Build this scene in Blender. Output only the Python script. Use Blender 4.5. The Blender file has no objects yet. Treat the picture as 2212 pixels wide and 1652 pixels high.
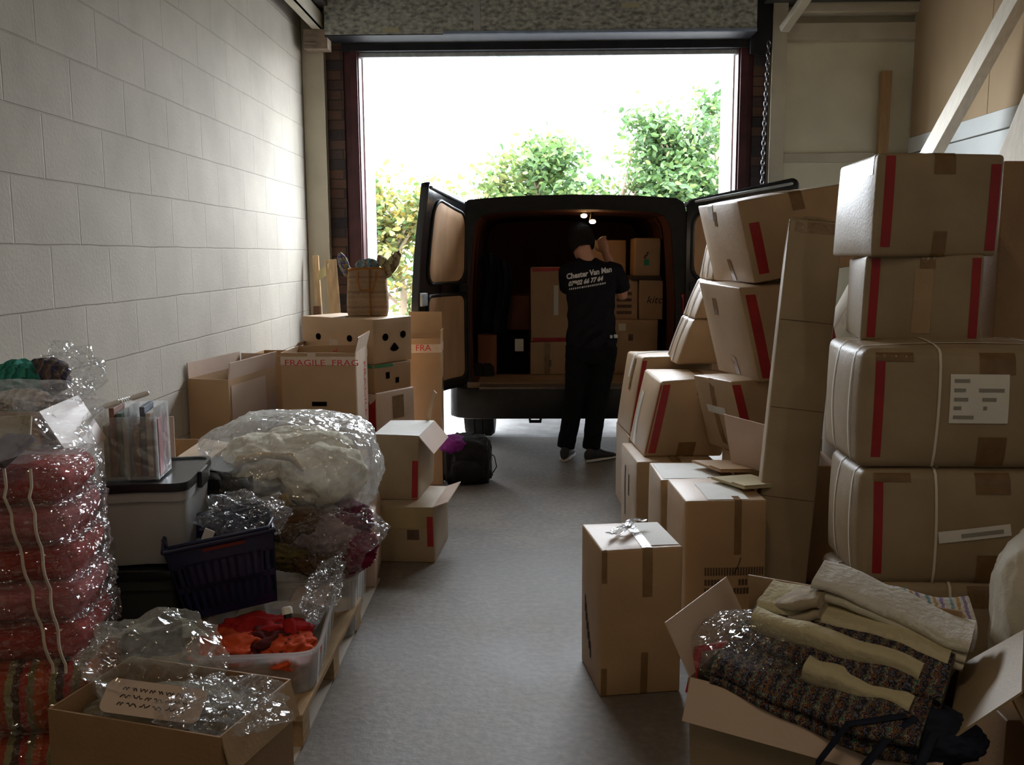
# Store room with an open roller door, a black van being loaded, stacks of cartons either side
import bpy, bmesh, math, random
from math import sin, cos, pi, radians
from mathutils import Vector, Matrix, noise
from mathutils.bvhtree import BVHTree

COL = bpy.context.scene.collection
V = Vector
rnd = random.Random(7)

# ------------------------------------------------------------------ materials
MATS = {}

def nodes_of(m):
    m.use_nodes = True
    nt = m.node_tree
    return nt, nt.nodes, nt.links

def mat(name, col, rough=0.7, spec=0.3, var=0.0, vscale=8.0, stretch=(1, 1, 1), bump=0.0, bscale=40.0, metal=0.0,
        emit=None, estr=0.0, sss=0.0, trans=0.0, sheen=0.0, col2=None):
    """procedural principled material: base colour varied by object space noise, optional bump"""
    if name in MATS:
        return MATS[name]
    m = bpy.data.materials.new(name)
    nt, N, L = nodes_of(m)
    b = N['Principled BSDF']
    b.inputs['Roughness'].default_value = rough
    b.inputs['Specular IOR Level'].default_value = spec
    b.inputs['Metallic'].default_value = metal
    b.inputs['Sheen Weight'].default_value = sheen
    tc = N.new('ShaderNodeTexCoord')
    mp = N.new('ShaderNodeMapping')
    mp.inputs['Scale'].default_value = stretch
    L.new(tc.outputs['Object'], mp.inputs['Vector'])
    nz = N.new('ShaderNodeTexNoise')
    nz.inputs['Scale'].default_value = vscale
    nz.inputs['Detail'].default_value = 5
    L.new(mp.outputs['Vector'], nz.inputs['Vector'])
    rp = N.new('ShaderNodeValToRGB')
    c = V(col)
    lo = c * (1 - var)
    hi = V(col2) if col2 else c * (1 + var)
    rp.color_ramp.elements[0].position = 0.3
    rp.color_ramp.elements[1].position = 0.7
    rp.color_ramp.elements[0].color = (*lo, 1)
    rp.color_ramp.elements[1].color = (*[min(1, x) for x in hi], 1)
    L.new(nz.outputs['Fac'], rp.inputs['Fac'])
    L.new(rp.outputs['Color'], b.inputs['Base Color'])
    if emit:
        b.inputs['Emission Color'].default_value = (*emit, 1)
        b.inputs['Emission Strength'].default_value = estr
    if bump:
        n2 = N.new('ShaderNodeTexNoise')
        n2.inputs['Scale'].default_value = bscale
        n2.inputs['Detail'].default_value = 4
        L.new(mp.outputs['Vector'], n2.inputs['Vector'])
        bp = N.new('ShaderNodeBump')
        bp.inputs['Strength'].default_value = bump
        bp.inputs['Distance'].default_value = 0.02
        L.new(n2.outputs['Fac'], bp.inputs['Height'])
        L.new(bp.outputs['Normal'], b.inputs['Normal'])
    if trans:
        out = N['Material Output']
        tr = N.new('ShaderNodeBsdfTranslucent')
        L.new(rp.outputs['Color'], tr.inputs['Color'])
        mx = N.new('ShaderNodeMixShader')
        mx.inputs[0].default_value = trans
        L.new(b.outputs[0], mx.inputs[1])
        L.new(tr.outputs[0], mx.inputs[2])
        L.new(mx.outputs[0], out.inputs['Surface'])
    MATS[name] = m
    return m

def film_mat(name, tint=(0.9, 0.9, 0.9), milk=0.12, gloss=0.25, rough=0.08, bscale=16.0, bstr=0.6):
    """thin clear plastic sheet: see-through, a little milky, sharp crinkle glints"""
    if name in MATS:
        return MATS[name]
    m = bpy.data.materials.new(name)
    nt, N, L = nodes_of(m)
    N.remove(N['Principled BSDF'])
    out = N['Material Output']
    tc = N.new('ShaderNodeTexCoord')
    vo = N.new('ShaderNodeTexVoronoi')
    vo.feature = 'DISTANCE_TO_EDGE'
    vo.inputs['Scale'].default_value = bscale
    nz = N.new('ShaderNodeTexNoise')
    nz.inputs['Scale'].default_value = bscale * 0.5
    nz.inputs['Detail'].default_value = 3
    nz.inputs['Distortion'].default_value = 1.0
    L.new(tc.outputs['Object'], vo.inputs['Vector'])
    L.new(tc.outputs['Object'], nz.inputs['Vector'])
    ad = N.new('ShaderNodeMath'); ad.operation = 'ADD'
    L.new(vo.outputs['Distance'], ad.inputs[0]); L.new(nz.outputs['Fac'], ad.inputs[1])
    bp = N.new('ShaderNodeBump')
    bp.inputs['Strength'].default_value = bstr
    bp.inputs['Distance'].default_value = 0.03
    L.new(ad.outputs[0], bp.inputs['Height'])
    tr = N.new('ShaderNodeBsdfTransparent'); tr.inputs['Color'].default_value = (1, 1, 1, 1)
    df = N.new('ShaderNodeBsdfDiffuse'); df.inputs['Color'].default_value = (*tint, 1)
    tl = N.new('ShaderNodeBsdfTranslucent'); tl.inputs['Color'].default_value = (*tint, 1)
    gl = N.new('ShaderNodeBsdfGlossy'); gl.inputs['Roughness'].default_value = rough
    for n in (df, gl): L.new(bp.outputs['Normal'], n.inputs['Normal'])
    m0 = N.new('ShaderNodeMixShader'); m0.inputs[0].default_value = 0.6
    L.new(df.outputs[0], m0.inputs[1]); L.new(tl.outputs[0], m0.inputs[2])
    m1 = N.new('ShaderNodeMixShader')
    lw = N.new('ShaderNodeLayerWeight'); lw.inputs['Blend'].default_value = 0.35
    mk = N.new('ShaderNodeMath'); mk.operation = 'MULTIPLY_ADD'; mk.inputs[1].default_value = min(.9, milk * 1.5); mk.inputs[2].default_value = milk * .6
    L.new(lw.outputs['Facing'], mk.inputs[0]); L.new(mk.outputs[0], m1.inputs[0])
    L.new(tr.outputs[0], m1.inputs[1]); L.new(m0.outputs[0], m1.inputs[2])
    fr = N.new('ShaderNodeMath'); fr.operation = 'MULTIPLY_ADD'; fr.inputs[1].default_value = gloss * .8; fr.inputs[2].default_value = gloss * .35
    L.new(lw.outputs['Facing'], fr.inputs[0])
    m2 = N.new('ShaderNodeMixShader')
    L.new(fr.outputs[0], m2.inputs[0])
    L.new(m1.outputs[0], m2.inputs[1]); L.new(gl.outputs[0], m2.inputs[2])
    L.new(m2.outputs[0], out.inputs['Surface'])
    MATS[name] = m
    return m

def stripe_mat(name, cols, scale=30.0, axis=0, rough=0.9, noise_amt=0.4, nscale=60.0):
    """woven textile in bands of colour with broken-up threads"""
    if name in MATS:
        return MATS[name]
    m = bpy.data.materials.new(name)
    nt, N, L = nodes_of(m)
    b = N['Principled BSDF']
    b.inputs['Roughness'].default_value = rough
    b.inputs['Specular IOR Level'].default_value = 0.1
    tc = N.new('ShaderNodeTexCoord')
    sp = N.new('ShaderNodeSeparateXYZ')
    L.new(tc.outputs['Object'], sp.inputs[0])
    nz = N.new('ShaderNodeTexNoise'); nz.inputs['Scale'].default_value = nscale; nz.inputs['Detail'].default_value = 3
    L.new(tc.outputs['Object'], nz.inputs['Vector'])
    mu = N.new('ShaderNodeMath'); mu.operation = 'MULTIPLY'; mu.inputs[1].default_value = scale
    L.new(sp.outputs[axis], mu.inputs[0])
    ad = N.new('ShaderNodeMath'); ad.operation = 'MULTIPLY_ADD'
    ad.inputs[1].default_value = noise_amt
    L.new(nz.outputs['Fac'], ad.inputs[0]); L.new(mu.outputs[0], ad.inputs[2])
    fr = N.new('ShaderNodeMath'); fr.operation = 'FRACT'
    L.new(ad.outputs[0], fr.inputs[0])
    rp = N.new('ShaderNodeValToRGB')
    rp.color_ramp.interpolation = 'CONSTANT'
    els = rp.color_ramp.elements
    while len(els) < len(cols): els.new(0.5)
    for i, c in enumerate(cols):
        els[i].position = i / len(cols)
        els[i].color = (*c, 1)
    L.new(fr.outputs[0], rp.inputs['Fac'])
    L.new(rp.outputs['Color'], b.inputs['Base Color'])
    bp = N.new('ShaderNodeBump'); bp.inputs['Strength'].default_value = 0.5; bp.inputs['Distance'].default_value = 0.01
    L.new(nz.outputs['Fac'], bp.inputs['Height']); L.new(bp.outputs['Normal'], b.inputs['Normal'])
    MATS[name] = m
    return m

def block_mat(name, col, mortar, bw, rh, axes=('Y', 'Z'), off=(0, 0), bumpd=0.012, mort=0.006, var=0.12, bias=0.0, col2=None, rough=0.9, stain=0.25):
    """painted blockwork or bricks, courses laid out in world-size units"""
    if name in MATS:
        return MATS[name]
    m = bpy.data.materials.new(name)
    nt, N, L = nodes_of(m)
    b = N['Principled BSDF']; b.inputs['Roughness'].default_value = rough
    b.inputs['Specular IOR Level'].default_value = 0.15
    tc = N.new('ShaderNodeTexCoord'); sp = N.new('ShaderNodeSeparateXYZ'); cb = N.new('ShaderNodeCombineXYZ')
    L.new(tc.outputs['Object'], sp.inputs[0])
    for k, a in enumerate(axes):
        s = N.new('ShaderNodeMath'); s.operation = 'ADD'; s.inputs[1].default_value = -off[k]
        L.new(sp.outputs[a], s.inputs[0]); L.new(s.outputs[0], cb.inputs[k])
    nz = N.new('ShaderNodeTexNoise'); nz.inputs['Scale'].default_value = 3.0; nz.inputs['Detail'].default_value = 6
    L.new(tc.outputs['Object'], nz.inputs['Vector'])
    wob = N.new('ShaderNodeVectorMath'); wob.operation = 'MULTIPLY_ADD'
    wob.inputs[1].default_value = (0.012, 0.012, 0)
    L.new(nz.outputs['Color'], wob.inputs[0]); L.new(cb.outputs[0], wob.inputs[2])
    br = N.new('ShaderNodeTexBrick')
    br.inputs['Scale'].default_value = 1
    br.inputs['Brick Width'].default_value = bw
    br.inputs['Row Height'].default_value = rh
    br.inputs['Mortar Size'].default_value = mort
    br.inputs['Mortar Smooth'].default_value = 0.6
    br.inputs['Bias'].default_value = bias
    c = V(col)
    br.inputs['Color1'].default_value = (*(c * (1 + var)), 1)
    br.inputs['Color2'].default_value = (*(V(col2) if col2 else c * (1 - var)), 1)
    br.inputs['Mortar'].default_value = (*mortar, 1)
    L.new(wob.outputs[0], br.inputs['Vector'])
    n2 = N.new('ShaderNodeTexNoise'); n2.inputs['Scale'].default_value = 2.2; n2.inputs['Detail'].default_value = 8; n2.inputs['Roughness'].default_value = 0.65
    L.new(tc.outputs['Object'], n2.inputs['Vector'])
    rp = N.new('ShaderNodeValToRGB')
    rp.color_ramp.elements[0].position = 0.35; rp.color_ramp.elements[1].position = 0.65
    rp.color_ramp.elements[0].color = (1 - stain, 1 - stain, 1 - stain, 1)
    rp.color_ramp.elements[1].color = (1, 1, 1, 1)
    L.new(n2.outputs['Fac'], rp.inputs['Fac'])
    mx = N.new('ShaderNodeMix'); mx.data_type = 'RGBA'; mx.blend_type = 'MULTIPLY'
    mx.inputs[0].default_value = 1
    L.new(br.outputs['Color'], mx.inputs[6]); L.new(rp.outputs['Color'], mx.inputs[7])
    L.new(mx.outputs[2], b.inputs['Base Color'])
    n3 = N.new('ShaderNodeTexNoise'); n3.inputs['Scale'].default_value = 70; n3.inputs['Detail'].default_value = 5
    L.new(tc.outputs['Object'], n3.inputs['Vector'])
    h = N.new('ShaderNodeMath'); h.operation = 'MULTIPLY_ADD'; h.inputs[1].default_value = 0.35
    L.new(n3.outputs['Fac'], h.inputs[0])
    inv = N.new('ShaderNodeMath'); inv.operation = 'SUBTRACT'; inv.inputs[0].default_value = 1
    L.new(br.outputs['Fac'], inv.inputs[1]); L.new(inv.outputs[0], h.inputs[2])
    bp = N.new('ShaderNodeBump'); bp.inputs['Strength'].default_value = 0.6; bp.inputs['Distance'].default_value = bumpd
    L.new(h.outputs[0], bp.inputs['Height']); L.new(bp.outputs['Normal'], b.inputs['Normal'])
    MATS[name] = m
    return m

CARD = mat('cardboard', (0.40, 0.27, 0.155), 0.48, 0.42, 0.10, 5, (1, 1, 1), 0.08, 90)
CARD_W = mat('cardboard warm', (0.43, 0.275, 0.15), 0.48, 0.42, 0.10, 4, (1, 1, 1), 0.08, 90)
CARD_D = mat('cardboard dull', (0.33, 0.245, 0.15), 0.48, 0.42, 0.12, 6, (1, 1, 1), 0.08, 90)
CARD_P = mat('cardboard pale', (0.56, 0.42, 0.33), 0.48, 0.42, 0.06, 4, (1, 1, 1), 0.05, 90)
CARD_V = mat('cardboard old', (0.34, 0.20, 0.10), 0.48, 0.42, 0.12, 5, (1, 1, 1), 0.08, 90)
TAPE = mat('brown tape', (0.20, 0.115, 0.05), 0.22, 0.5, 0.15, 20, (1, 1, 1), 0.15, 60)
RED = mat('red tape', (0.31, 0.018, 0.022), 0.4, 0.4, 0.12, 10)
STRAP = mat('white strap', (0.72, 0.66, 0.56), 0.5, 0.3, 0.06, 20)
PAPER = mat('white paper', (0.78, 0.76, 0.71), 0.7, 0.2, 0.04, 12)
INK = mat('black print', (0.03, 0.028, 0.028), 0.8, 0.1, 0.2, 30)
INKB = mat('brown print', (0.11, 0.07, 0.05), 0.8, 0.1, 0.2, 30)
REDINK = mat('red print', (0.62, 0.05, 0.06), 0.7, 0.2, 0.1, 30)
FRAGT = mat('white tape', (0.66, 0.53, 0.42), 0.4, 0.4, 0.06, 20)
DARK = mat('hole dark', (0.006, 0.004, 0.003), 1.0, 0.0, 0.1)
FILM = film_mat('clear film', milk=0.07, gloss=0.22)
FILM2 = film_mat('milky film', (0.85, 0.85, 0.83), milk=0.22, gloss=0.3, rough=0.14, bscale=22)
FILM3 = film_mat('tight film', milk=0.05, gloss=0.32, rough=0.06, bscale=30, bstr=0.9)
BLACKP = mat('black plastic', (0.012, 0.012, 0.013), 0.45, 0.4, 0.2, 10)
TIMBER = mat('pale timber', (0.55, 0.38, 0.21), 0.7, 0.2, 0.2, 6, (8, 8, 0.8), 0.1, 30)
TIMBER_LIT = mat('glare-bright timber', (0.86, 0.79, 0.67), 0.6, 0.3, 0.08, 6, (8, 8, 0.8), 0.05, 30)  # pale wood with the doorway glare put into its base colour
PALLETW = mat('pallet timber', (0.36, 0.25, 0.145), 0.85, 0.1, 0.25, 6, (6, 1, 6), 0.2, 40)
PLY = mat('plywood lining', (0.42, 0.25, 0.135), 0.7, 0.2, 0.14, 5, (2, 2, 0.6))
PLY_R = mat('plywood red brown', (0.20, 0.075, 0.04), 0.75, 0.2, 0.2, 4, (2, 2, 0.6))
VANB = mat('black van paint', (0.008, 0.008, 0.010), 0.18, 0.5, 0.1, 5)
VANT = mat('black van trim', (0.012, 0.012, 0.012), 0.55, 0.3, 0.2, 20)
RUBBER = mat('tyre rubber', (0.018, 0.018, 0.019), 0.85, 0.2, 0.2, 20)
STEEL = mat('galvanised steel', (0.42, 0.45, 0.47), 0.45, 0.4, 0.2, 20, metal=0.5)
SKIN = mat('skin', (0.50, 0.26, 0.17), 0.55, 0.3, 0.08, 12)

# ------------------------------------------------------------------ mesh helpers
class MB:
    """collects vertices and faces, then links them as one mesh object"""
    def __init__(s):
        s.v = []; s.f = []; s.mi = []
        s.cur = 0
    def add(s, vs, fs):
        o = len(s.v)
        s.v.extend(V(p) for p in vs)
        for f in fs:
            s.f.append(tuple(i + o for i in f)); s.mi.append(s.cur)
    def box(s, c, size, R=None):
        x, y, z = (k / 2 for k in size)
        c = V(c)
        P = [V((a * x, b * y, d * z)) for d in (-1, 1) for b in (-1, 1) for a in (-1, 1)]
        if R: P = [R @ p for p in P]
        s.add([c + p for p in P], [(0, 2, 3, 1), (4, 5, 7, 6), (0, 1, 5, 4), (2, 6, 7, 3), (0, 4, 6, 2), (1, 3, 7, 5)])
    def mm(s, lo, hi):
        lo, hi = V(lo), V(hi)
        s.box((lo + hi) / 2, hi - lo)
    def bar(s, a, b, w, t, up=(0, 0, 1)):
        a, b = V(a), V(b)
        d = (b - a); l = d.length; d.normalize()
        u = V(up)
        side = d.cross(u)
        if side.length < 1e-4: side = d.cross(V((0, 1, 0)))
        side.normalize(); u = side.cross(d)
        R = Matrix((side, d, u)).transposed()
        s.box((a + b) / 2, (w, l, t), R)
    def grid(s, fn, nu, nv, wrapu=False, wrapv=False):
        vs = []
        for j in range(nv + (0 if wrapv else 1)):
            for i in range(nu + (0 if wrapu else 1)):
                vs.append(fn(i / nu, j / nv))
        cu = nu if wrapu else nu + 1
        cv = nv if wrapv else nv + 1
        fs = []
        for j in range(nv):
            for i in range(nu):
                a = j * cu + i; b = j * cu + (i + 1) % cu
                c = ((j + 1) % cv) * cu + (i + 1) % cu; d = ((j + 1) % cv) * cu + i
                fs.append((a, b, c, d))
        s.add(vs, fs)
    def rings(s, rings, cap=True):
        """loft between rings (lists of points of one length)"""
        n = len(rings[0]); vs = [p for r in rings for p in r]; fs = []
        for j in range(len(rings) - 1):
            for i in range(n):
                fs.append((j * n + i, j * n + (i + 1) % n, (j + 1) * n + (i + 1) % n, (j + 1) * n + i))
        if cap:
            fs.append(tuple(range(n - 1, -1, -1)))
            fs.append(tuple((len(rings) - 1) * n + i for i in range(n)))
        s.add(vs, fs)
    def tube(s, pts, r, n=10, cap=True, flat=1.0, roundend=False):
        pts = [V(p) for p in pts]
        rs = list(r) if isinstance(r, (list, tuple)) else [r] * len(pts)
        if roundend:
            d0 = (pts[0] - pts[1]).normalized(); d1 = (pts[-1] - pts[-2]).normalized()
            pts = [pts[0] + d0 * rs[0] * .95, pts[0] + d0 * rs[0] * .6] + pts + [pts[-1] + d1 * rs[-1] * .6, pts[-1] + d1 * rs[-1] * .95]
            rs = [rs[0] * .3, rs[0] * .8] + rs + [rs[-1] * .8, rs[-1] * .3]
        rings = []
        prev = None
        for i, p in enumerate(pts):
            t = (pts[min(i + 1, len(pts) - 1)] - pts[max(i - 1, 0)]).normalized()
            if prev is None:
                a = V((0, 0, 1)) if abs(t.z) < .9 else V((1, 0, 0))
                u = t.cross(a).normalized()
            else:
                u = (prev - t * prev.dot(t)).normalized()
            prev = u
            w = t.cross(u)
            rings.append([p + (u * cos(2 * pi * k / n) + w * sin(2 * pi * k / n) * flat) * rs[i] for k in range(n)])
        s.rings(rings, cap)
    def ball(s, c, r, nu=16, nv=10, R=None):
        c = V(c); r = V(r) if hasattr(r, '__len__') else V((r, r, r))
        rings = []
        for j in range(1, nv):
            th = pi * j / nv
            rings.append([V((r.x * sin(th) * cos(2 * pi * i / nu), r.y * sin(th) * sin(2 * pi * i / nu), r.z * cos(th))) for i in range(nu)][::-1])
        if R: rings = [[R @ p for p in q] for q in rings]
        s.rings([[c + p for p in q] for q in rings])
    def build(s, name, mats, parent=None, smooth=None, bevel=0.0, seg=2):
        me = bpy.data.meshes.new(name)
        me.from_pydata([tuple(p) for p in s.v], [], s.f)
        ms = mats if isinstance(mats, (list, tuple)) else [mats]
        for m in ms: me.materials.append(m)
        if len(ms) > 1: me.polygons.foreach_set('material_index', s.mi)
        return finish(name, me, parent, smooth, bevel, seg)

def finish(name, me, parent=None, smooth=None, bevel=0.0, seg=2, recalc=True):
    if bevel or recalc:
        bm = bmesh.new(); bm.from_mesh(me)
        if recalc: bmesh.ops.recalc_face_normals(bm, faces=bm.faces)
        if bevel:
            ed = [e for e in bm.edges if len(e.link_faces) == 2 and e.calc_face_angle(0) > 0.6]
            bmesh.ops.bevel(bm, geom=ed, offset=bevel, segments=seg, profile=0.6, affect='EDGES', clamp_overlap=True)
        bm.to_mesh(me); bm.free()
    if smooth is not None:
        me.polygons.foreach_set('use_smooth', [True] * len(me.polygons))
        if smooth < 180: me.set_sharp_from_angle(angle=radians(smooth))
    me.update()
    o = bpy.data.objects.new(name, me)
    COL.objects.link(o)
    if parent: o.parent = parent
    return o

def tag(o, label=None, cat=None, group=None, kind=None):
    if label: o['label'] = label
    if cat: o['category'] = cat
    if group: o['group'] = group
    if kind: o['kind'] = kind
    return o

def thing(name, label, cat, loc=(0, 0, 0), rz=0, tilt=(0, 0), group=None):
    o = bpy.data.objects.new(name, None)
    o.empty_display_size = 0.1
    COL.objects.link(o)
    o.matrix_world = Matrix.Translation(V(loc)) @ Matrix.Rotation(radians(rz), 4, 'Z') @ Matrix.Rotation(radians(tilt[0]), 4, 'X') @ Matrix.Rotation(radians(tilt[1]), 4, 'Y')
    return tag(o, label, cat, group)

def structure(name, mb, m, bevel=0.0, smooth=None):
    return tag(mb.build(name, m, None, smooth, bevel), kind='structure')

def text_geo(s, size, italic=0.0, bold=0.0):
    """glyph outlines of a string as vertices and faces in the xy plane, left edge at x = 0"""
    cu = bpy.data.curves.new('lettering', 'FONT')
    cu.body = s; cu.size = size; cu.shear = italic; cu.resolution_u = 3; cu.offset = bold
    ob = bpy.data.objects.new('lettering', cu)
    me = bpy.data.meshes.new_from_object(ob)
    bpy.data.objects.remove(ob); bpy.data.curves.remove(cu)
    vs = [v.co.copy() for v in me.vertices]; fs = [tuple(p.vertices) for p in me.polygons]
    bpy.data.meshes.remove(me)
    return vs, fs

# ------------------------------------------------------------------ cartons
FACES = {'F': lambda u, v: (2 * u - 1, -1, 2 * v - 1), 'B': lambda u, v: (1 - 2 * u, 1, 2 * v - 1),
         'L': lambda u, v: (-1, 1 - 2 * u, 2 * v - 1), 'R': lambda u, v: (1, 2 * u - 1, 2 * v - 1),
         'T': lambda u, v: (2 * u - 1, 2 * v - 1, 1), 'D': lambda u, v: (2 * u - 1, 1 - 2 * v, -1)}

class Carton:
    def __init__(s, label, w, d, h, loc, rz=0, tilt=(0, 0), shear=(0, 0), bulge=0.006, r=0.007, m=None, group=None, cat='box',
                 name='cardboard_box', jit=0.004, seed=1, opened=False, t=0.005, nofront=False):
        s.w, s.d, s.h, s.r, s.bulge, s.shear, s.t = w, d, h, r, bulge, shear, t
        q = random.Random(seed * 13 + 5)
        s.off = {(a, b, c): V([q.uniform(-jit, jit) * (1 if c > 0 else .0) for _ in range(3)]) for a in (-1, 1) for b in (-1, 1) for c in (-1, 1)}
        s.m = m or CARD
        s.root = thing(name, label, cat, loc, rz, tilt, group)
        s.opened = opened
        if opened:
            s.bulge = bulge * 0.5
            s._open()
        else:
            s._closed()
    def S(s, a, b, c, off=0.0):
        hw, hd, hh = s.w / 2 + off, s.d / 2 + off, s.h / 2 + off
        P = V((a * hw, b * hd, c * hh))
        r = s.r
        if r > 0:
            inn = V((hw - r, hd - r, hh - r))
            q = V([max(-i, min(i, p)) for p, i in zip(P, inn)])
            dd = P - q
            if dd.length > 1e-9: P = q + dd.normalized() * (r if dd.length > r else dd.length)
        bl = s.bulge
        if bl:
            A, B, Cc = 1 - a * a, 1 - b * b, 1 - c * c
            if abs(a) > .999: P.x += bl * a * B * Cc
            if abs(b) > .999: P.y += bl * b * A * Cc
            if c > .999: P.z += bl * A * B
        for k, o in s.off.items():
            wgt = (1 + k[0] * a) * (1 + k[1] * b) * (1 + k[2] * c) / 8
            P += o * wgt
        f = (c + 1) / 2
        P.x += s.shear[0] * f; P.y += s.shear[1] * f
        P.z += s.h / 2
        return P
    def _closed(s):
        mb = MB()
        def ax(L):
            e = min(0.3, 2 * s.r / L) if s.r > 0 else 0.02
            k = 6 if s.r > .03 else 2
            ends = [-1 + e * i / k for i in range(k)]
            mid = [-1 + e + (2 - 2 * e) * i / 6 for i in range(7)]
            return ends + mid + [-x for x in reversed(ends)]
        X, Y, Z = ax(s.w), ax(s.d), ax(s.h)
        def face(U, W, fn):
            vs = [s.S(*fn(u, w)) for w in W for u in U]
            n = len(U)
            mb.add(vs, [(j * n + i, j * n + i + 1, (j + 1) * n + i + 1, (j + 1) * n + i) for j in range(len(W) - 1) for i in range(n - 1)])
        face(X, Z, lambda u, w: (u, -1, w)); face(X, Z, lambda u, w: (-u, 1, w))
        face(Y, Z, lambda u, w: (-1, -u, w)); face(Y, Z, lambda u, w: (1, u, w))
        face(X, Y, lambda u, w: (u, w, 1)); face(X, Y, lambda u, w: (u, -w, -1))
        me = bpy.data.meshes.new('body')
        me.from_pydata([tuple(p) for p in mb.v], [], mb.f)
        bm = bmesh.new(); bm.from_mesh(me)
        bmesh.ops.remove_doubles(bm, verts=bm.verts, dist=0.0003)
        bm.to_mesh(me); bm.free()
        me.materials.append(s.m)
        s.body = finish('body', me, s.root, smooth=45)
    def _open(s):
        t = s.t
        mb = MB()
        n = 8
        s.r = 0
        k = lambda a, b, inset: (a * (1 - 2 * inset / s.w), b * (1 - 2 * inset / s.d))
        loop = [(-1 + 2 * i / n, -1) for i in range(n)] + [(1, -1 + 2 * i / n) for i in range(n)] + [(1 - 2 * i / n, 1) for i in range(n)] + [(-1, 1 - 2 * i / n) for i in range(n)]
        zz = [-1 + 2 * j / 6 for j in range(7)]
        outer = [[s.S(a, b, c) for a, b in loop] for c in zz]
        inner = [[s.S(*k(a, b, t), c if c > -1 else -1 + 2 * t / s.h) for a, b in loop] for c in reversed(zz)]
        mb.rings(outer + inner, cap=True)
        s.body = mb.build('body', s.m, s.root, smooth=40)
    def fp(s, face, u, v, off=0.0015):
        return s.S(*FACES[face](u, v), off)
    def patch(s, face, u0, u1, v0, v1, m, name='label', off=0.0016, parent=None, n=4, rot=0.0):
        mb = MB()
        cu, cv = (u0 + u1) / 2, (v0 + v1) / 2
        fw, fh = s.face_size(face)
        def fn(i, j):
            x, y = (u0 + (u1 - u0) * i - cu) * fw, (v0 + (v1 - v0) * j - cv) * fh
            x, y = x * cos(rot) - y * sin(rot), x * sin(rot) + y * cos(rot)
            return s.fp(face, min(1, max(0, cu + x / fw)), min(1, max(0, cv + y / fh)), off)
        mb.grid(fn, n, n)
        return mb.build(name, m, parent or s.root, smooth=180)
    def face_size(s, face):
        return {'F': (s.w, s.h), 'B': (s.w, s.h), 'L': (s.d, s.h), 'R': (s.d, s.h), 'T': (s.w, s.d), 'D': (s.w, s.d)}[face]
    def strip(s, axis, pos, width, t0, t1, m, name='packing_tape', off=0.0016, skew=0.0, n=28):
        """tape or strap running round the box; axis x: front, top, back, underside; axis y: left, top, right; axis z: round the sides"""
        def at(t, p):
            t = round(t, 6) % 4
            k = int(t); f = (t - k) * 2 - 1
            a, b = [(f, -1), (1, f), (-f, 1), (-1, -f)][k]
            if axis == 'x': a3 = [(-1, f), (f, 1), (1, -f), (-f, -1)][k]; return (p, a3[0], a3[1])
            if axis == 'y': a3 = [(-1, f), (f, 1), (1, -f), (-f, -1)][k]; return (a3[0], p, a3[1])
            return (a, b, p)
        L = {'x': s.w, 'y': s.d, 'z': s.h}[axis]
        hw = width / L
        ts = [t0 + (t1 - t0) * i / n for i in range(n + 1)]
        for k in range(int(t0), int(t1) + 2):
            for e in (-.03, 0, .03):
                if t0 < k + e < t1: ts.append(k + e)
        ts = sorted(set(ts))
        mb = MB()
        vs = []
        for t in ts:
            for w in (-1, 0, 1):
                p = pos + skew * (t - t0) + w * hw
                vs.append(s.S(*at(t, max(-1, min(1, p))), off))
        mb.add(vs, [(3 * j + i, 3 * j + i + 1, 3 * j + i + 4, 3 * j + i + 3) for j in range(len(ts) - 1) for i in range(2)])
        return mb.build(name, m, s.root, smooth=50)
    def text(s, face, u, v, string, size, m, name='printed_text', rot=0.0, italic=0.0, parent=None, off=0.0022, stretch=1.0):
        vs, fs = text_geo(string, size, italic)
        if not vs: return None
        fw, fh = s.face_size(face)
        ca, sa = cos(rot), sin(rot)
        out = []
        for p in vs:
            x, y = p.x * stretch, p.y
            x, y = x * ca - y * sa, x * sa + y * ca
            out.append(s.fp(face, u + x / fw, v + y / fh, off))
        mb = MB(); mb.add(out, fs)
        return mb.build(name, m, parent or s.root)
    def flap(s, face, length, ang, m=None, name='flap', inset=0.006, curl=0.0, taper=0.0):
        """flap hinged on a top edge; ang 0 stands up, 90 lies flat outward, 160 hangs down outside, negative leans inward"""
        t = s.t
        fw, _ = s.face_size(face)
        n = V({'F': (0, -1, 0), 'B': (0, 1, 0), 'L': (-1, 0, 0), 'R': (1, 0, 0)}[face])
        A = s.S(*FACES[face](inset / fw, 1)); B = s.S(*FACES[face](1 - inset / fw, 1))
        a0 = radians(ang)
        mb = MB()
        K = 6
        ctr = []
        p = V((0, 0, 0)); a = a0
        ctr.append((p.copy(), a))
        for i in range(K):
            p = p + (n * sin(a) + V((0, 0, 1)) * cos(a)) * (length / K)
            a += radians(curl) / K
            ctr.append((p.copy(), a))
        vs = []
        for i, (c, a) in enumerate(ctr):
            nn = (n * cos(a) - V((0, 0, 1)) * sin(a)) * (t / 2)
            e = (B - A).normalized() * (taper * i / K)
            base = -n * (t / 2)
            for q in (A + e, B - e):
                vs.append(q + c + nn + base); vs.append(q + c - nn + base)
        fs = []
        for i in range(K):
            o = 4 * i
            fs += [(o, o + 2, o + 6, o + 4), (o + 1, o + 5, o + 7, o + 3), (o, o + 4, o + 5, o + 1), (o + 2, o + 3, o + 7, o + 6)]
        fs += [(0, 1, 3, 2), (4 * K, 4 * K + 2, 4 * K + 3, 4 * K + 1)]
        mb.add(vs, fs)
        fl = mb.build(name, m or s.m, s.root, smooth=40)
        s.last = (A, B, n, a0, length)
        return fl
    def flap_pt(s, u, v, off=0.0035):
        A, B, n, a, L = s.last
        d = n * sin(a) + V((0, 0, 1)) * cos(a)
        nn = n * cos(a) - V((0, 0, 1)) * sin(a)
        return A.lerp(B, u) + d * L * v + nn * off - n * s.t / 2
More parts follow.
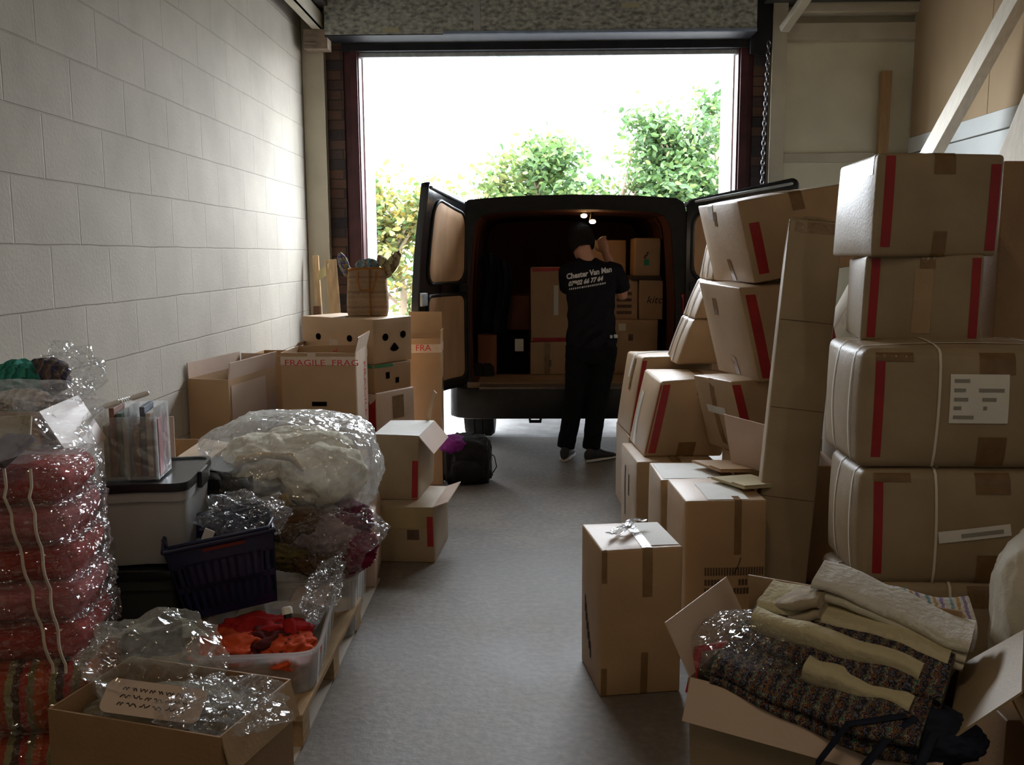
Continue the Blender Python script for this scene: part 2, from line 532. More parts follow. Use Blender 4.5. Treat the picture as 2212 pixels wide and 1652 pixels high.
    def flap_patch(s, fl, u0, u1, v0, v1, m, name='label', off=0.0035):
        mb = MB(); mb.grid(lambda i, j: s.flap_pt(u0 + (u1 - u0) * i, v0 + (v1 - v0) * j, off), 2, 2)
        return mb.build(name, m, fl)

def ridged(p, sc, seed, oc=4):
    q = p * sc + V((seed * 3.1, seed * 1.7, -seed * 2.3))
    a, t, w = 1.0, 0.0, 0.0
    for _ in range(oc):
        t += a * (1 - abs(noise.noise(q)) * 2); w += a
        q = q * 2.03 + V((5.2, 1.3, 8.1)); a *= 0.5
    return t / w

def fbm(p, sc, seed, oc=4):
    return noise.fractal(p * sc + V((seed * 3.1, seed * 1.7, -seed * 2.3)), 1.0, 2.0, oc)

def blob(center, radii, seed=1, amp=0.15, sc=2.0, kind='fbm', sub=4, zmin=None, R=None, power=1.0, detail=0.0, dsc=9.0):
    """crumpled closed surface: icosphere pushed in and out by noise, flattened where it rests; returns verts, faces"""
    bm = bmesh.new()
    bmesh.ops.create_icosphere(bm, subdivisions=sub, radius=1.0)
    c = V(center); r = V(radii)
    vs = []
    for v in bm.verts:
        n = v.co.normalized()
        if kind == 'crumple':
            dd = noise.voronoi(n * sc + V((seed * 3.1, seed * 1.7, -seed * 2.3)))[0]
            k = 1.6 * dd[0] - .75 + .55 * fbm(n, sc * .8, seed + 9, 3)
        else:
            k = ridged(n, sc, seed) if kind == 'ridge' else fbm(n, sc, seed)
        f = 1 + amp * k + (detail * ridged(n, dsc, seed + 3, 2) if detail else 0)
        sq = V([math.copysign(abs(a) ** power, a) for a in n])
        p = V((sq.x * r.x, sq.y * r.y, sq.z * r.z)) * f
        if R: p = R @ p
        p = p + c
        if zmin is not None and p.z < zmin: p.z = zmin + (p.z - zmin) * 0.03
        vs.append(p)
    fs = [tuple(v.index for v in f.verts) for f in bm.faces]
    bm.free()
    return vs, fs

def blob_obj(name, m, parent=None, smooth=180, **kw):
    mb = MB(); mb.add(*blob(**kw))
    return mb.build(name, m, parent, smooth)

# ------------------------------------------------------------------ the setting
CONC = bpy.data.materials.new('worn concrete')
nt, N, L = nodes_of(CONC)
b = N['Principled BSDF']; b.inputs['Specular IOR Level'].default_value = 0.35
tc = N.new('ShaderNodeTexCoord')
n1 = N.new('ShaderNodeTexNoise'); n1.inputs['Scale'].default_value = 1.3; n1.inputs['Detail'].default_value = 8; n1.inputs['Roughness'].default_value = 0.6
n2 = N.new('ShaderNodeTexNoise'); n2.inputs['Scale'].default_value = 34; n2.inputs['Detail'].default_value = 6
L.new(tc.outputs['Object'], n1.inputs['Vector']); L.new(tc.outputs['Object'], n2.inputs['Vector'])
ad = N.new('ShaderNodeMath'); ad.operation = 'MULTIPLY_ADD'; ad.inputs[1].default_value = 0.45
L.new(n2.outputs['Fac'], ad.inputs[0]); L.new(n1.outputs['Fac'], ad.inputs[2])
rp = N.new('ShaderNodeValToRGB')
e = rp.color_ramp.elements
e[0].position = 0.45; e[0].color = (0.100, 0.082, 0.066, 1)
e[1].position = 0.95; e[1].color = (0.245, 0.21, 0.172, 1)
x = e.new(0.70); x.color = (0.155, 0.131, 0.107, 1)
L.new(ad.outputs[0], rp.inputs['Fac']); L.new(rp.outputs['Color'], b.inputs['Base Color'])
rr = N.new('ShaderNodeMapRange'); rr.inputs['To Min'].default_value = 0.42; rr.inputs['To Max'].default_value = 0.75
L.new(n1.outputs['Fac'], rr.inputs['Value']); L.new(rr.outputs[0], b.inputs['Roughness'])
bp = N.new('ShaderNodeBump'); bp.inputs['Strength'].default_value = 0.25; bp.inputs['Distance'].default_value = 0.01
L.new(n2.outputs['Fac'], bp.inputs['Height']); L.new(bp.outputs['Normal'], b.inputs['Normal'])

BLOCK = block_mat('painted blocks', (0.50, 0.455, 0.385), (0.465, 0.42, 0.355), 0.47, 0.2355, ('Y', 'Z'), (0.1, 0.1355), var=0.02, stain=0.16, bumpd=.008, mort=.005)
BLOCKF = block_mat('painted blocks far', (0.60, 0.56, 0.47), (0.5, 0.46, 0.38), 0.47, 0.2355, ('X', 'Z'), (0.1, 0.1355), var=0.02, stain=0.12)
BRICK = block_mat('dark bricks', (0.10, 0.055, 0.04), (0.06, 0.05, 0.045), 0.225, 0.075, ('X', 'Z'), (0, 0), var=0.5, col2=(0.05, 0.045, 0.05), stain=0.4)
CREAM = mat('cream steel paint', (0.56, 0.51, 0.40), 0.6, 0.3, 0.10, 4)
WHITEP = mat('white render', (0.80, 0.79, 0.76), 0.8, 0.2, 0.05, 5)
REDST = mat('dark red steel', (0.07, 0.022, 0.024), 0.5, 0.3, 0.35, 6)
DKST = mat('dark steel', (0.016, 0.016, 0.02), 0.6, 0.3, 0.3, 8)
HARDB = mat('brown hardboard', (0.40, 0.285, 0.165), 0.7, 0.2, 0.08, 2.2)
GREYP = mat('pale grey paint', (0.62, 0.64, 0.62), 0.6, 0.3, 0.06, 3)
ROOFM = mat('dark roof sheet', (0.10, 0.095, 0.085), 0.8, 0.2, 0.2, 3)
ASPH = mat('pale asphalt', (0.30, 0.29, 0.28), 0.9, 0.2, 0.2, 6, (1, 1, 1), 0.2, 50)
ZINC = mat('mottled zinc', (0.27, 0.28, 0.255), 0.5, 0.4, 0.45, 26, (1, 1, 1.6), col2=(0.56, 0.57, 0.52))

DY = 7.43
m = MB(); m.mm((-1.96, -5, -0.12), (3.1, DY + 0.12, 0)); structure('floor', m, CONC)
m = MB(); m.mm((-40, DY + 0.12, -0.15), (42, 60, -0.01)); structure('ground', m, ASPH)
m = MB(); m.mm((-1.96, -5, 0), (-1.76, DY + 0.2, 4.7)); structure('wall_left', m, BLOCK)
m = MB(); m.mm((2.93, -5, 0), (3.1, DY + 0.2, 4.7)); structure('wall_right', m, GREYP)
m = MB(); m.mm((-1.96, -5.2, 0), (3.1, -5, 4.7)); structure('wall_back', m, GREYP)
m = MB()
for i in range(64):                                    # corrugated roof sheet
    y = -5.2 + i * 0.205
    m.mm((-1.96, y, 4.7 + (0.03 if i % 2 else 0)), (3.1, y + 0.205, 4.78))
structure('ceiling', m, ROOFM)
# far wall round the opening: block panel to the right, lintel wall above, brick piers
m = MB()
m.mm((1.86, DY + 0.02, 0), (2.93, DY + 0.2, 4.7))
m.mm((-1.76, DY + 0.02, 3.05), (1.86, DY + 0.2, 4.7))
structure('wall_far', m, mat('cream block panel', (0.74, 0.695, 0.545), 0.8, 0.2, 0.10, 2.5, bump=.1, bscale=20))
m = MB(); m.mm((-1.585, DY - 0.05, 0), (-1.455, DY + 0.2, 3.10)); structure('trim_1', m, BRICK)
m = MB(); m.mm((1.70, DY - 0.05, 0), (1.815, DY + 0.2, 3.10)); structure('trim_2', m, BRICK)
m = MB()                                                # steel stanchions: cream H sections in the corners
for x0, x1 in ((-1.755, -1.59), (1.82, 1.93)):
    m.mm((x0, DY - 0.12, 0), (x1, DY - 0.105, 3.4)); m.mm((x0, DY - 0.02, 0), (x1, DY + 0.01, 3.4))
    m.mm(((x0 + x1) / 2 - 0.006, DY - 0.106, 0), ((x0 + x1) / 2 + 0.006, DY - 0.018, 3.4))
structure('trim_3', m, CREAM, 0.002)
m = MB(); m.mm((-1.70, DY - 0.28, 3.03), (-1.52, DY - 0.14, 3.17)); m.mm((-1.69, DY - 0.29, 3.06), (-1.60, DY - 0.26, 3.075)); m.mm((-1.69, DY - 0.29, 3.11), (-1.60, DY - 0.26, 3.125))
structure('trim_4', m, mat('rusty cream', (0.30, 0.23, 0.17), 0.8, 0.2, 0.3, 12), 0.004)
m = MB(); m.mm((-1.63, -5, 3.17), (-1.56, DY - 0.15, 3.18)); m.mm((-1.57, -5, 3.17), (-1.56, DY - 0.15, 3.30)); m.mm((-1.63, -5, 3.29), (-1.56, DY - 0.15, 3.30))
structure('trim_5', m, CREAM)
m = MB(); m.mm((-1.76, 5.6, 3.32), (-1.5, DY - 0.2, 4.7)); structure('trim_6', m, ROOFM)  # shade of the void above the rail, put in as a dark block
# red steel door frame
m = MB()
m.mm((-1.455, DY - 0.03, 0), (-1.335, DY + 0.10, 3.06)); m.mm((-1.40, DY - 0.05, 0), (-1.345, DY - 0.03, 3.06))
m.mm((1.585, DY - 0.03, 0), (1.705, DY + 0.10, 3.06)); m.mm((1.60, DY - 0.05, 0), (1.66, DY - 0.03, 3.06))
structure('door_1', m, REDST, 0.004)
m = MB(); m.mm((-1.46, DY - 0.06, 3.055), (1.72, DY + 0.08, 3.115)); structure('trim_7', m, DKST, 0.004)
m = MB(); m.mm((-1.335, DY + 0.0, 3.02), (1.585, DY + 0.06, 3.055)); structure('trim_8', m, STEEL, 0.003)
# outer reveals, white painted
m = MB(); m.mm((-1.75, DY + 0.2, -0.01), (-1.335, DY + 0.62, 3.3)); structure('trim_9', m, WHITEP, 0.01)
m = MB(); m.mm((1.585, DY + 0.2, -0.01), (2.2, DY + 0.62, 3.3)); structure('trim_10', m, WHITEP, 0.01)
m = MB(); m.mm((-1.46, DY + 0.10, -0.01), (-1.325, DY + 0.2, 3.06)); m.mm((1.575, DY + 0.10, -0.01), (1.70, DY + 0.2, 3.06)); structure('trim_11', m, WHITEP)
# steel work in the top right corner
m = MB(); m.mm((1.93, DY - 0.09, 3.10), (2.93, DY + 0.02, 3.22)); structure('trim_12', m, CREAM, 0.004)
m = MB(); m.mm((2.0, DY - 0.14, 3.28), (2.92, DY - 0.02, 3.36)); structure('trim_13', m, CREAM, 0.012)
m = MB(); m.bar((1.88, DY - 0.2, 3.15), (2.18, DY - 1.2, 3.72), 0.07, 0.05); structure('trim_14', m, CREAM, 0.004)
m = MB(); m.mm((1.75, DY - 0.35, 3.36), (2.93, DY - 0.0, 4.7)); structure('trim_15', m, ROOFM)
m = MB(); m.mm((1.935, DY - 0.01, 2.2), (2.93, DY + 0.02, 2.27)); structure('trim_16', m, CREAM, 0.003)
m = MB(); m.mm((1.66, DY - 0.10, 3.0), (1.815, DY - 0.052, 4.0)); structure('trim_17', m, DKST, 0.004)
# partition boards on the right hand wall with the pale rail below
m = MB()
for i in range(6):
    y0 = DY - 1.30 - i * 1.22 - 0.0
    m.mm((2.895, y0 + 0.003, 2.37), (2.93, y0 + 1.217, 4.7))
structure('trim_18', m, HARDB, 0.002)
m = MB(); m.mm((2.88, -5, 2.25), (2.93, DY - 0.1, 2.365)); m.mm((2.90, -5, 2.0), (2.93, DY - 0.1, 2.245)); structure('trim_19', m, GREYP, 0.003)

# roller shutter housing above the opening
hs = thing('shutter_housing', 'mottled grey zinc roller shutter housing above the wide door opening', 'shutter housing', (0.1, DY - 0.11, 3.115))
m = MB(); m.mm((-1.63, -0.22, 0), (1.55, 0.0, 0.62)); m.build('casing', ZINC, hs, None, 0.006)
m = MB(); m.mm((-0.525, -0.226, 0.0), (-0.475, -0.219, 0.62)); tag(m.build('seam_strip', mat('pale steel strip', (0.42, 0.43, 0.42), 0.5, 0.3, 0.1), hs, None), 'pale vertical steel joint strip')
m = MB(); m.mm((-.75, -0.228, -0.004), (1.55, -.20, 0.018)); m.build('bottom_rail', mat('dull steel', (.26, .32, .42), .6, .3, .2), hs, None)
m = MB(); m.mm((-1.63, -.22, -.006), (1.55, 0, -.001)); m.build('underside', DKST, hs)
for x, z, w in ((-1.2, 0.012, 0.12), (0.56, 0.17, 0.13)):
    m = MB(); m.mm((x, -0.223, z), (x + w, -0.2195, z + 0.035)); m.build('sticker', mat('old sticker', (0.46, 0.44, 0.30), 0.7), hs)

# hanging hoist chain beside the opening
m = MB()
for k in range(62):
    z = 0.85 + k * 0.036
    pts = []
    for i in range(9):
        a = 2 * pi * i / 8
        u, w = 0.013 * cos(a), 0.026 * sin(a)
        pts.append((1.775 + (u if k % 2 else 0) - 0.02 * sin(k * 0.05), DY - 0.20 + (0 if k % 2 else u), z + w))
    m.tube(pts, 0.0045, 5)
tag(m.build('hoist_chain', mat('chain steel', (0.10, 0.10, 0.105), 0.35, 0.5, 0.2, metal=0.6), None, 60), 'steel hand chain hanging beside the right post of the door', 'chain')

# ------------------------------------------------------------------ timber lengths
def plank(name, label, a, b, w, t, m, up, cat='timber', group=None):
    q = MB(); q.bar(a, b, w, t, up)
    return tag(q.build(name, m, None, None, 0.003), label, cat, group)

plank('timber_plank', 'long pale timber leaning from the far right corner towards the board wall', (1.85, 7.12, 0.02), (2.85, 5.60, 3.08), 0.15, 0.07, TIMBER_LIT, (-1, -0.05, 0.1))
plank('timber_plank', 'thick glare-whitened timber leaning at the right edge of the view', (1.752, 4.85, 0.02), (2.80, 3.80, 4.31), 0.20, 0.04, TIMBER_LIT, (-1, -0.25, 0.15))
plank('timber_batten', 'short brown timber batten standing against the cream block panel', (2.70, 7.38, 0.0), (2.705, 7.38, 2.87), 0.075, 0.05, mat('brown timber', (0.40, 0.25, 0.12), 0.7, 0.2, 0.15, 5, (8, 8, 1)), (0, -1, 0))
plank('timber_batten', 'narrow timber batten leaning in the left corner nearest the block wall', (-1.585, 7.02, 0.0), (-1.665, 7.16, 1.50), 0.045, 0.03, TIMBER, (0, -1, 0))
plank('timber_board', 'wider pale board leaning behind the jute bag in the left corner', (-1.44, 7.00, 0.0), (-1.545, 7.14, 1.47), 0.085, 0.024, TIMBER, (0.3, -1, 0))
plank('timber_block', 'short dark timber offcut low in the left corner', (-1.66, 7.05, 0.0), (-1.64, 7.05, 1.12), 0.05, 0.05, mat('dark timber', (0.15, 0.08, 0.045), 0.8, 0.2, 0.2), (0, -1, 0))
m = MB(); m.grid(lambda u, v: V((-1.645 + 0.075 * u + 0.02 * v, 7.115 - 0.01 * v + 0.015 * sin(u * 3), 1.305 + 0.09 * v + 0.05 * u)), 5, 5)
tag(m.build('paper_note', mat('yellow paper', (0.62, 0.56, 0.30), 0.8), None, 180), 'yellow paper note tucked between the timbers', 'note')

# ------------------------------------------------------------------ trees beyond the door
def tree(name, label, base, height, spread, n, cols, size, seed, low=0.25):
    q = random.Random(seed)
    r = thing(name, label, 'tree', base, group='trees beyond the van')
    tr = MB()
    tips = []
    top = V((q.uniform(-.2, .2), q.uniform(-.2, .2), height * 0.75))
    tr.tube([(0, 0, 0), tuple(top * 0.5 + V((0.1, 0, 0))), tuple(top)], [0.07, 0.05, 0.02], 7)
    for k in range(16):
        f = q.uniform(low, 1.0)
        s = top * f
        a = q.uniform(0, 2 * pi)
        rad = spread * q.uniform(0.35, 1.0) * (1.15 - 0.6 * f)
        e2 = s + V((cos(a) * rad, sin(a) * rad * 0.8, height * q.uniform(0.05, 0.28)))
        mid = (s + e2) / 2 + V((0, 0, 0.1))
        tr.tube([s, mid, e2], [0.025, 0.016, 0.006], 5)
        tips += [mid, e2, e2.lerp(mid, .5)]
    lf = MB()
    for i in range(n):
        t = q.choice(tips)
        p = t + V((q.gauss(0, .28), q.gauss(0, .28), q.gauss(0, .22))) * spread * 0.5
        if p.z < 0.05: p.z = q.uniform(0.05, 0.5)
        s = size * q.uniform(0.6, 1.3)
        R = Matrix.Rotation(q.uniform(0, 6.28), 3, 'Z') @ Matrix.Rotation(q.uniform(-1.2, 1.2), 3, 'X') @ Matrix.Rotation(q.uniform(-1.2, 1.2), 3, 'Y')
        lf.cur = 0 if q.random() < .55 else (1 if q.random() < .7 else 2)
        lf.add([p + R @ V(c) * s for c in ((-.5, 0, 0), (-.18, -.28, .06), (.3, -.2, .04), (.55, 0, -.04), (.3, .2, .04), (-.18, .28, .06))], [(0, 1, 2, 3), (0, 3, 4, 5)])
    tr.build('trunk', mat('bark', (0.22, 0.17, 0.12), 0.9, 0.1, 0.2), r, 60)
    lf.build('foliage', cols, r)
    return r
GR = [mat('leaf green', (0.045, 0.085, 0.024), 0.6, 0.3, 0.2, 3, trans=0.4), mat('leaf light', (0.085, 0.125, 0.035), 0.6, 0.3, 0.2, 3, trans=0.4), mat('leaf deep', (0.028, 0.058, 0.020), 0.6, 0.3, 0.2, 3, trans=0.3)]
YE = [mat('leaf olive', (0.095, 0.105, 0.03), 0.6, 0.3, 0.2, 3, trans=0.4), mat('leaf yellow', (0.17, 0.135, 0.03), 0.6, 0.3, 0.2, 3, trans=0.4), GR[0]]
tree('bushy_tree', 'yellow-green bushy tree left of the van, beside the white reveal', (-1.75, 12.3, 0), 2.75, 1.25, 6500, YE, 0.10, 3, 0.1)
tree('bushy_tree', 'low green bush close behind the left van door', (-0.75, 13.2, 0), 3.15, 1.25, 5200, [GR[1], YE[0], GR[0]], 0.10, 9, 0.1)
tree('leafy_tree', 'bright green leafy tree rising over the left half of the van roof', (0.15, 13.8, 0), 3.5, 1.35, 5200, GR, 0.11, 4)
tree('leafy_tree', 'thin sparse tree showing white sky over the middle of the van roof', (1.3, 14.2, 0), 3.15, 1.1, 2200, [GR[1], GR[0], YE[0]], 0.10, 5)
tree('leafy_tree', 'tall green tree over the right half of the van roof', (2.0, 13.6, 0), 3.75, 1.25, 4600, [GR[0], GR[2], GR[1]], 0.11, 6)
tree('leafy_tree', 'tallest green tree at the right edge of the door opening', (2.85, 14.0, 0), 4.1, 1.25, 4600, [GR[0], GR[2], YE[0]], 0.11, 8)

# ------------------------------------------------------------------ the van
VX, VY = 0.303, 7.0
OUT = [(.87, .30), (.915, .42), (.94, .62), (.945, .85), (.945, 1.04), (.925, 1.18), (.895, 1.42), (.865, 1.65), (.845, 1.80), (.825, 1.872), (.77, 1.908), (.5, 1.928), (.25, 1.936), (0, 1.94)]
INN = [(.72, .53), (.765, .535), (.78, .60), (.785, .85), (.785, 1.04), (.78, 1.18), (.765, 1.42), (.745, 1.65), (.73, 1.73), (.69, 1.785), (.60, 1.812), (.45, 1.822), (.25, 1.83), (0, 1.835)]
def sect(S, y, kz=1.0, kx=1.0, z0=0.3):
    r = [V((x * kx, y, z0 + (z - z0) * kz)) for x, z in S]
    l = [V((-p.x, p.y, p.z)) for p in r[:-1]]
    return l + r[::-1]
van = thing('van', 'black panel van backed up to the doorway with both rear doors open', 'van', (VX, VY, 0))
m = MB()
st = [(0.0, 1, 1), (0.25, 1.005, 1.005), (3.2, 1.005, 1.005), (3.6, .98, 1), (4.3, .50, .97), (4.75, .42, .90), (4.86, .30, .84)]
m.rings([sect(OUT, y, kz, kx) for y, kz, kx in st], cap=False)
m.f = [f for f in m.f if not ({f[0] % 27, f[1] % 27} == {26, 0})]
m.mi = m.mi[:len(m.f)]
m.add(sect(OUT, 4.86, .30, .84), [tuple(range(27))])
m.build('body_shell', VANB, van, 40)
m = MB()
o, i_ = sect(OUT, 0.0), sect(INN, 0.05)
m.add(o + i_, [(k, k + 1, 27 + k + 1, 27 + k) for k in range(26)])
i2 = sect(INN, 0.10); i3 = [V((p.x * .985, .10, p.z - (0.012 if p.z > 1.7 else 0))) for p in i2]
m.add(i_ + i2, [(k, k + 1, 27 + k + 1, 27 + k) for k in range(26)])
m.build('rear_frame', VANT, van, 30)
m = MB(); m.rings([sect(INN, y) for y in (0.06, 1.2, 2.4)], cap=False)
m.f = [f for f in m.f if not ({f[0] % 27, f[1] % 27} == {26, 0})]; m.mi = m.mi[:len(m.f)]
m.add(sect(INN, 2.4), [tuple(range(27))])
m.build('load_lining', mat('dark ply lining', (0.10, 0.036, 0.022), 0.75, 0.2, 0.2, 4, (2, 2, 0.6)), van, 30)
m = MB()
for y in (0.5, 1.1, 1.7):
    m.rings([[p * 1.0 + V((0, dy, 0)) - V((p.x * .03, 0, (p.z - 1.2) * .03)) for p in sect(INN, y)] for dy in (0, .06)], cap=False)
m.f = [f for f in m.f if not ({f[0] % 27, f[1] % 27} == {26, 0})]; m.mi = m.mi[:len(m.f)]
m.build('roof_ribs', VANT, van, 30)
m = MB(); m.mm((-.80, .02, .46), (.80, 2.4, .53)); m.build('load_floor', mat('ply floor', (0.30, 0.19, 0.11), 0.6, 0.3, 0.15, 4), van)
m = MB(); m.mm((-.86, .2, .30), (.86, 4.6, .46)); m.build('chassis', VANT, van)
m = MB()
pr_ = [(-.05, .50), (-.17, .505), (-.185, .47), (-.19, .36), (-.165, .285), (-.10, .27), (0.0, .275), (.02, .40)]
xs = [-.93, -.915, -.87, -.78, -.4, 0, .4, .78, .87, .915, .93]
m.rings([[V((x, y * (1 - .55 * max(0, (abs(x) - .78) / .15) ** 2) + .10 * max(0, (abs(x) - .78) / .15) ** 2, z)) for y, z in pr_] for x in xs])
bmp = m.build('bumper', VANT, van, 40)
m = MB(); m.mm((-.70, -.165, .503), (.72, .02, .522)); tag(m.build('step_plate', mat('worn step', (0.13, 0.105, 0.085), 0.5, 0.4, 0.25, 12), van, None, 0.004), 'worn tread strip on top of the bumper')
m = MB(); m.tube([(-.32, .0, .27), (-.32, -.02, .235), (-.24, -.02, .235), (-.24, 0, .27)], 0.014, 8); m.build('towing_eye', VANT, van, 60)
for sx in (-1, 1):
    for wy in (0.64, 3.66):
        m = MB()
        R_, W_ = .335, .125
        prof = [(.20, -W_ * .8), (.27, -W_), (.31, -W_ * .96), (R_, -W_ * .72), (R_, -.04), (R_ - .01, -.036), (R_ - .01, -.03), (R_, -.026), (R_, .026), (R_ - .01, .03), (R_ - .01, .036), (R_, .04), (R_, W_ * .72), (.31, W_ * .96), (.27, W_), (.20, W_ * .8)]
        m.rings([[V((sx * .735 + x, wy + r * cos(2 * pi * k / 36), .335 + r * sin(2 * pi * k / 36))) for k in range(36)] for r, x in prof], cap=False)
        wh = m.build('wheel', RUBBER, van, 40)
        m = MB()
        m.rings([[V((sx * .735 + x, wy + r * cos(2 * pi * k / 28), .335 + r * sin(2 * pi * k / 28))) for k in range(28)] for r, x in ((.205, -.09), (.19, -.05), (.07, -.03), (.06, 0), (.07, .03), (.19, .05), (.205, .09))])
        m.build('rim', STEEL, wh, 40)
    m = MB(); m.rings([[V((sx * x, y, z)) for x, y in ((.845 - k, -.012), (.925 - k, .0), (.93 - k, .05), (.845 - k, .04))] for z, k in ((.72, 0), (.74, -.006), (1.16, .02), (1.2, .03))])
    tag(m.build('tail_light', mat('tail light red', (0.30, 0.01, 0.012), 0.2, 0.5), van, 40, 0.004), 'red tail light')
    m = MB(); m.rings([[V((sx * x, .02 + y, z)) for x, y in ((.83, 0), (.875, 0), (.875, .04), (.83, .04))] for z in (1.84, 1.88)])
    m.build('roof_gutter', STEEL, van)
# lamps on the load ceiling, one beside the other
EM = mat('lamp glow', (1, .8, .5), 0.5, 0.1, 0, emit=(1.0, 0.62, 0.28), estr=30)
for lx, ly, lz in ((.115, .55, 1.805), (.178, .46, 1.755)):
    m = MB(); m.ball((lx, ly, lz), (.026, .026, .017), 14, 8)
    g = m.build('interior_lamp', EM, van, 180)
    m = MB(); m.tube([(lx, ly, lz + .008), (lx, ly + .01, lz + .03), (lx, ly + .02, 1.86)], [.027, .02, .008], 12)
    m.build('lamp_holder', VANT, g, 60)

def rdoor(label_side, hinge, s, nrm, Lg, zlo, zh, zf):
    s, nrm = V(s).normalized(), V(nrm).normalized()
    H = V(hinge)
    def P(u, z, n):
        bulge = 0.085 * max(0, 1 - ((z - .95) / .95) ** 2) * min(1, max(0, u) / .30)
        return H + s * u - nrm * (bulge - n) + V((0, 0, z))
    def rr(u0, u1, z0, za, zb, r, k=5, r2=None):
        """rounded outline, top edge rising from za (at u0) to zb (at u1)"""
        pts = []
        for (cu, cz, a0, rr_) in ((u1 - r, z0 + r, -90, r), (u1 - r, zb - r, 0, r), (u0 + (r2 or r), za - (r2 or r), 90, r2 or r), (u0 + r, z0 + r, 180, r)):
            for i in range(k + 1):
                a = radians(a0 + 90 * i / k)
                pts.append((cu + rr_ * cos(a), cz + rr_ * sin(a)))
        out = []
        for i, p in enumerate(pts):
            q = pts[(i + 1) % len(pts)]
            nseg = max(1, int(math.hypot(q[0] - p[0], q[1] - p[1]) / .12))
            for j in range(nseg):
                f = j / nseg
                out.append((p[0] + (q[0] - p[0]) * f, p[1] + (q[1] - p[1]) * f))
        return out
    outl = rr(0.01, Lg, zlo, zh, zf, .05)
    cu, cz = Lg / 2, (zlo + zf) / 2
    def sc(pts, k): return [(cu + (u - cu) * (1 - k / Lg * 2), cz + (z - cz) * (1 - k / (zf - zlo) * 2)) for u, z in pts]
    m = MB()
    m.rings([[P(u, z, n) for u, z in sc(outl, k)] for n, k in ((-.035, .36), (-.035, .2), (-.035, .02), (-.03, .004), (.0, 0), (.018, 0), (.026, .008), (.026, .1), (.026, .2), (.026, .3), (.026, .38))])
    d = m.build('rear_door', VANB, van, 35)
    for zz in ((.60, 1.20, 1.205, .63, 0.05), (1.31, zh - .10, zf - .13, .65, 0.10)):
        m = MB(); o_ = rr(.075, zz[3], zz[0], zz[1], zz[2], zz[4])
        c0 = (sum(u for u, z in o_) / len(o_), sum(z for u, z in o_) / len(o_))
        m.rings([[P(c0[0] + (u - c0[0]) * k, c0[1] + (z - c0[1]) * k, n) for u, z in o_] for n, k in ((.024, 1), (.034, 1), (.036, .985), (.036, .75), (.036, .5), (.036, .25), (.036, .06))])
        tag(m.build('door_lining', PLY, d, 30), 'plywood lining panel')
        m = MB()
        ou = [(.36 + (u - .36) * 1.07, (zz[0] + zz[1]) / 2 + (z - (zz[0] + zz[1]) / 2) * 1.05) for u, z in o_]
        m.tube([P(u, z, .03) for u, z in ou + ou[:1]], .011, 6, cap=False); m.build('door_seal', VANT, d, 60)
    m = MB(); m.tube([P(.08, zh - .02, .02), P(Lg * .5, (zh + zf) / 2 - .035, .035), P(Lg - .05, zf - .04, .03)], .012, 8, roundend=True); m.build('top_seal', STEEL, d, 60)
    m = MB(); m.mm(V((-.05, -.02, -.03)), V((.05, .02, .03)))
    R = Matrix((s, nrm, V((0, 0, 1)))).transposed()
    m.v = [R @ p + P(.10, 1.255, .045) for p in m.v]; m.build('door_hinge', VANT, d, None, .006)
    m = MB(); m.mm(V((-.05, -.012, -.045)), V((.05, .012, .045)))
    m.v = [R @ p + P(Lg - .06, 1.20, .035) for p in m.v]; m.build('latch', STEEL, d, None, .008)
    return d
rdoor('left', (-.50 - VX, -.01, 0), (-.259, -.966, 0), (.966, -.259, 0), .80, .52, 1.90, 1.985)
rdoor('right', (1.135 - VX, -.01, 0), (.966, -.259, 0), (-.259, -.966, 0), .80, .52, 1.90, 2.03)

# load inside the van
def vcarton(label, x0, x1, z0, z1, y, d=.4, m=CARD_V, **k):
    return Carton(label, x1 - x0, d, z1 - z0, ((x0 + x1) / 2, y + d / 2, z0), m=m, r=.006, bulge=.004, **k)
zf_ = .531
c = vcarton('tall brown carton with red tape bands, on another box left of the man', -.01, .30, .80, 1.395, 7.50, .40, seed=3)
c.strip('z', .96, .035, 0.05, 1.0, RED, 'red_tape'); c.strip('z', -.95, .035, 0.05, 1.0, RED, 'red_tape')
c.patch('F', .60, .72, .36, .76, mat('label grey', (.55, .52, .44), .7), 'paper_label')
c = vcarton('brown carton under the red-taped carton in the van', -.015, .305, zf_, .797, 7.49, .42, seed=4)
c.patch('F', .36, .50, 0, 1, TAPE, 'packing_tape'); c.patch('F', .47, .53, .25, .45, INKB, 'stain')
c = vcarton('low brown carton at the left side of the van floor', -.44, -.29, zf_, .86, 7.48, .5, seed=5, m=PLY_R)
c = vcarton('big carton at the bottom right of the van load', .60, 1.015, zf_, .972, 7.50, .4, seed=6)
c.patch('F', .24, .38, .80, .93, mat('torn tape', (.55, .50, .34), .5), 'torn_tape'); c.patch('F', .43, .52, .62, .74, INKB, 'stain')
c = vcarton('carton with faint printed panel, beside the man in the van', .63, .855, .975, 1.29, 7.53, .4, seed=7)
for q in range(4): c.patch('F', .25, .78, .62 - q * .16, .70 - q * .16, INKB, 'printed_text')
c = vcarton('carton with large black handwriting at the right side of the van', .865, 1.055, .975, 1.29, 7.51, .4, seed=8)
c.text('F', .30, .42, 'kitc', .085, INK, 'handwriting', italic=.3)
c = vcarton('topmost right carton in the van with a small green mark', .825, 1.03, 1.325, 1.625, 7.52, .35, seed=9)
c.patch('F', .36, .56, .28, .44, mat('green mark', (.02, .20, .10), .6), 'green_mark')
pts = [c.fp('F', .36 + .012 * i + .02 * sin(i), .46 + .014 * i + .03 * cos(i * 1.3), .003) for i in range(14)]
q = MB(); q.tube(pts, .0035, 5); q.build('handwriting', INK, c.root)
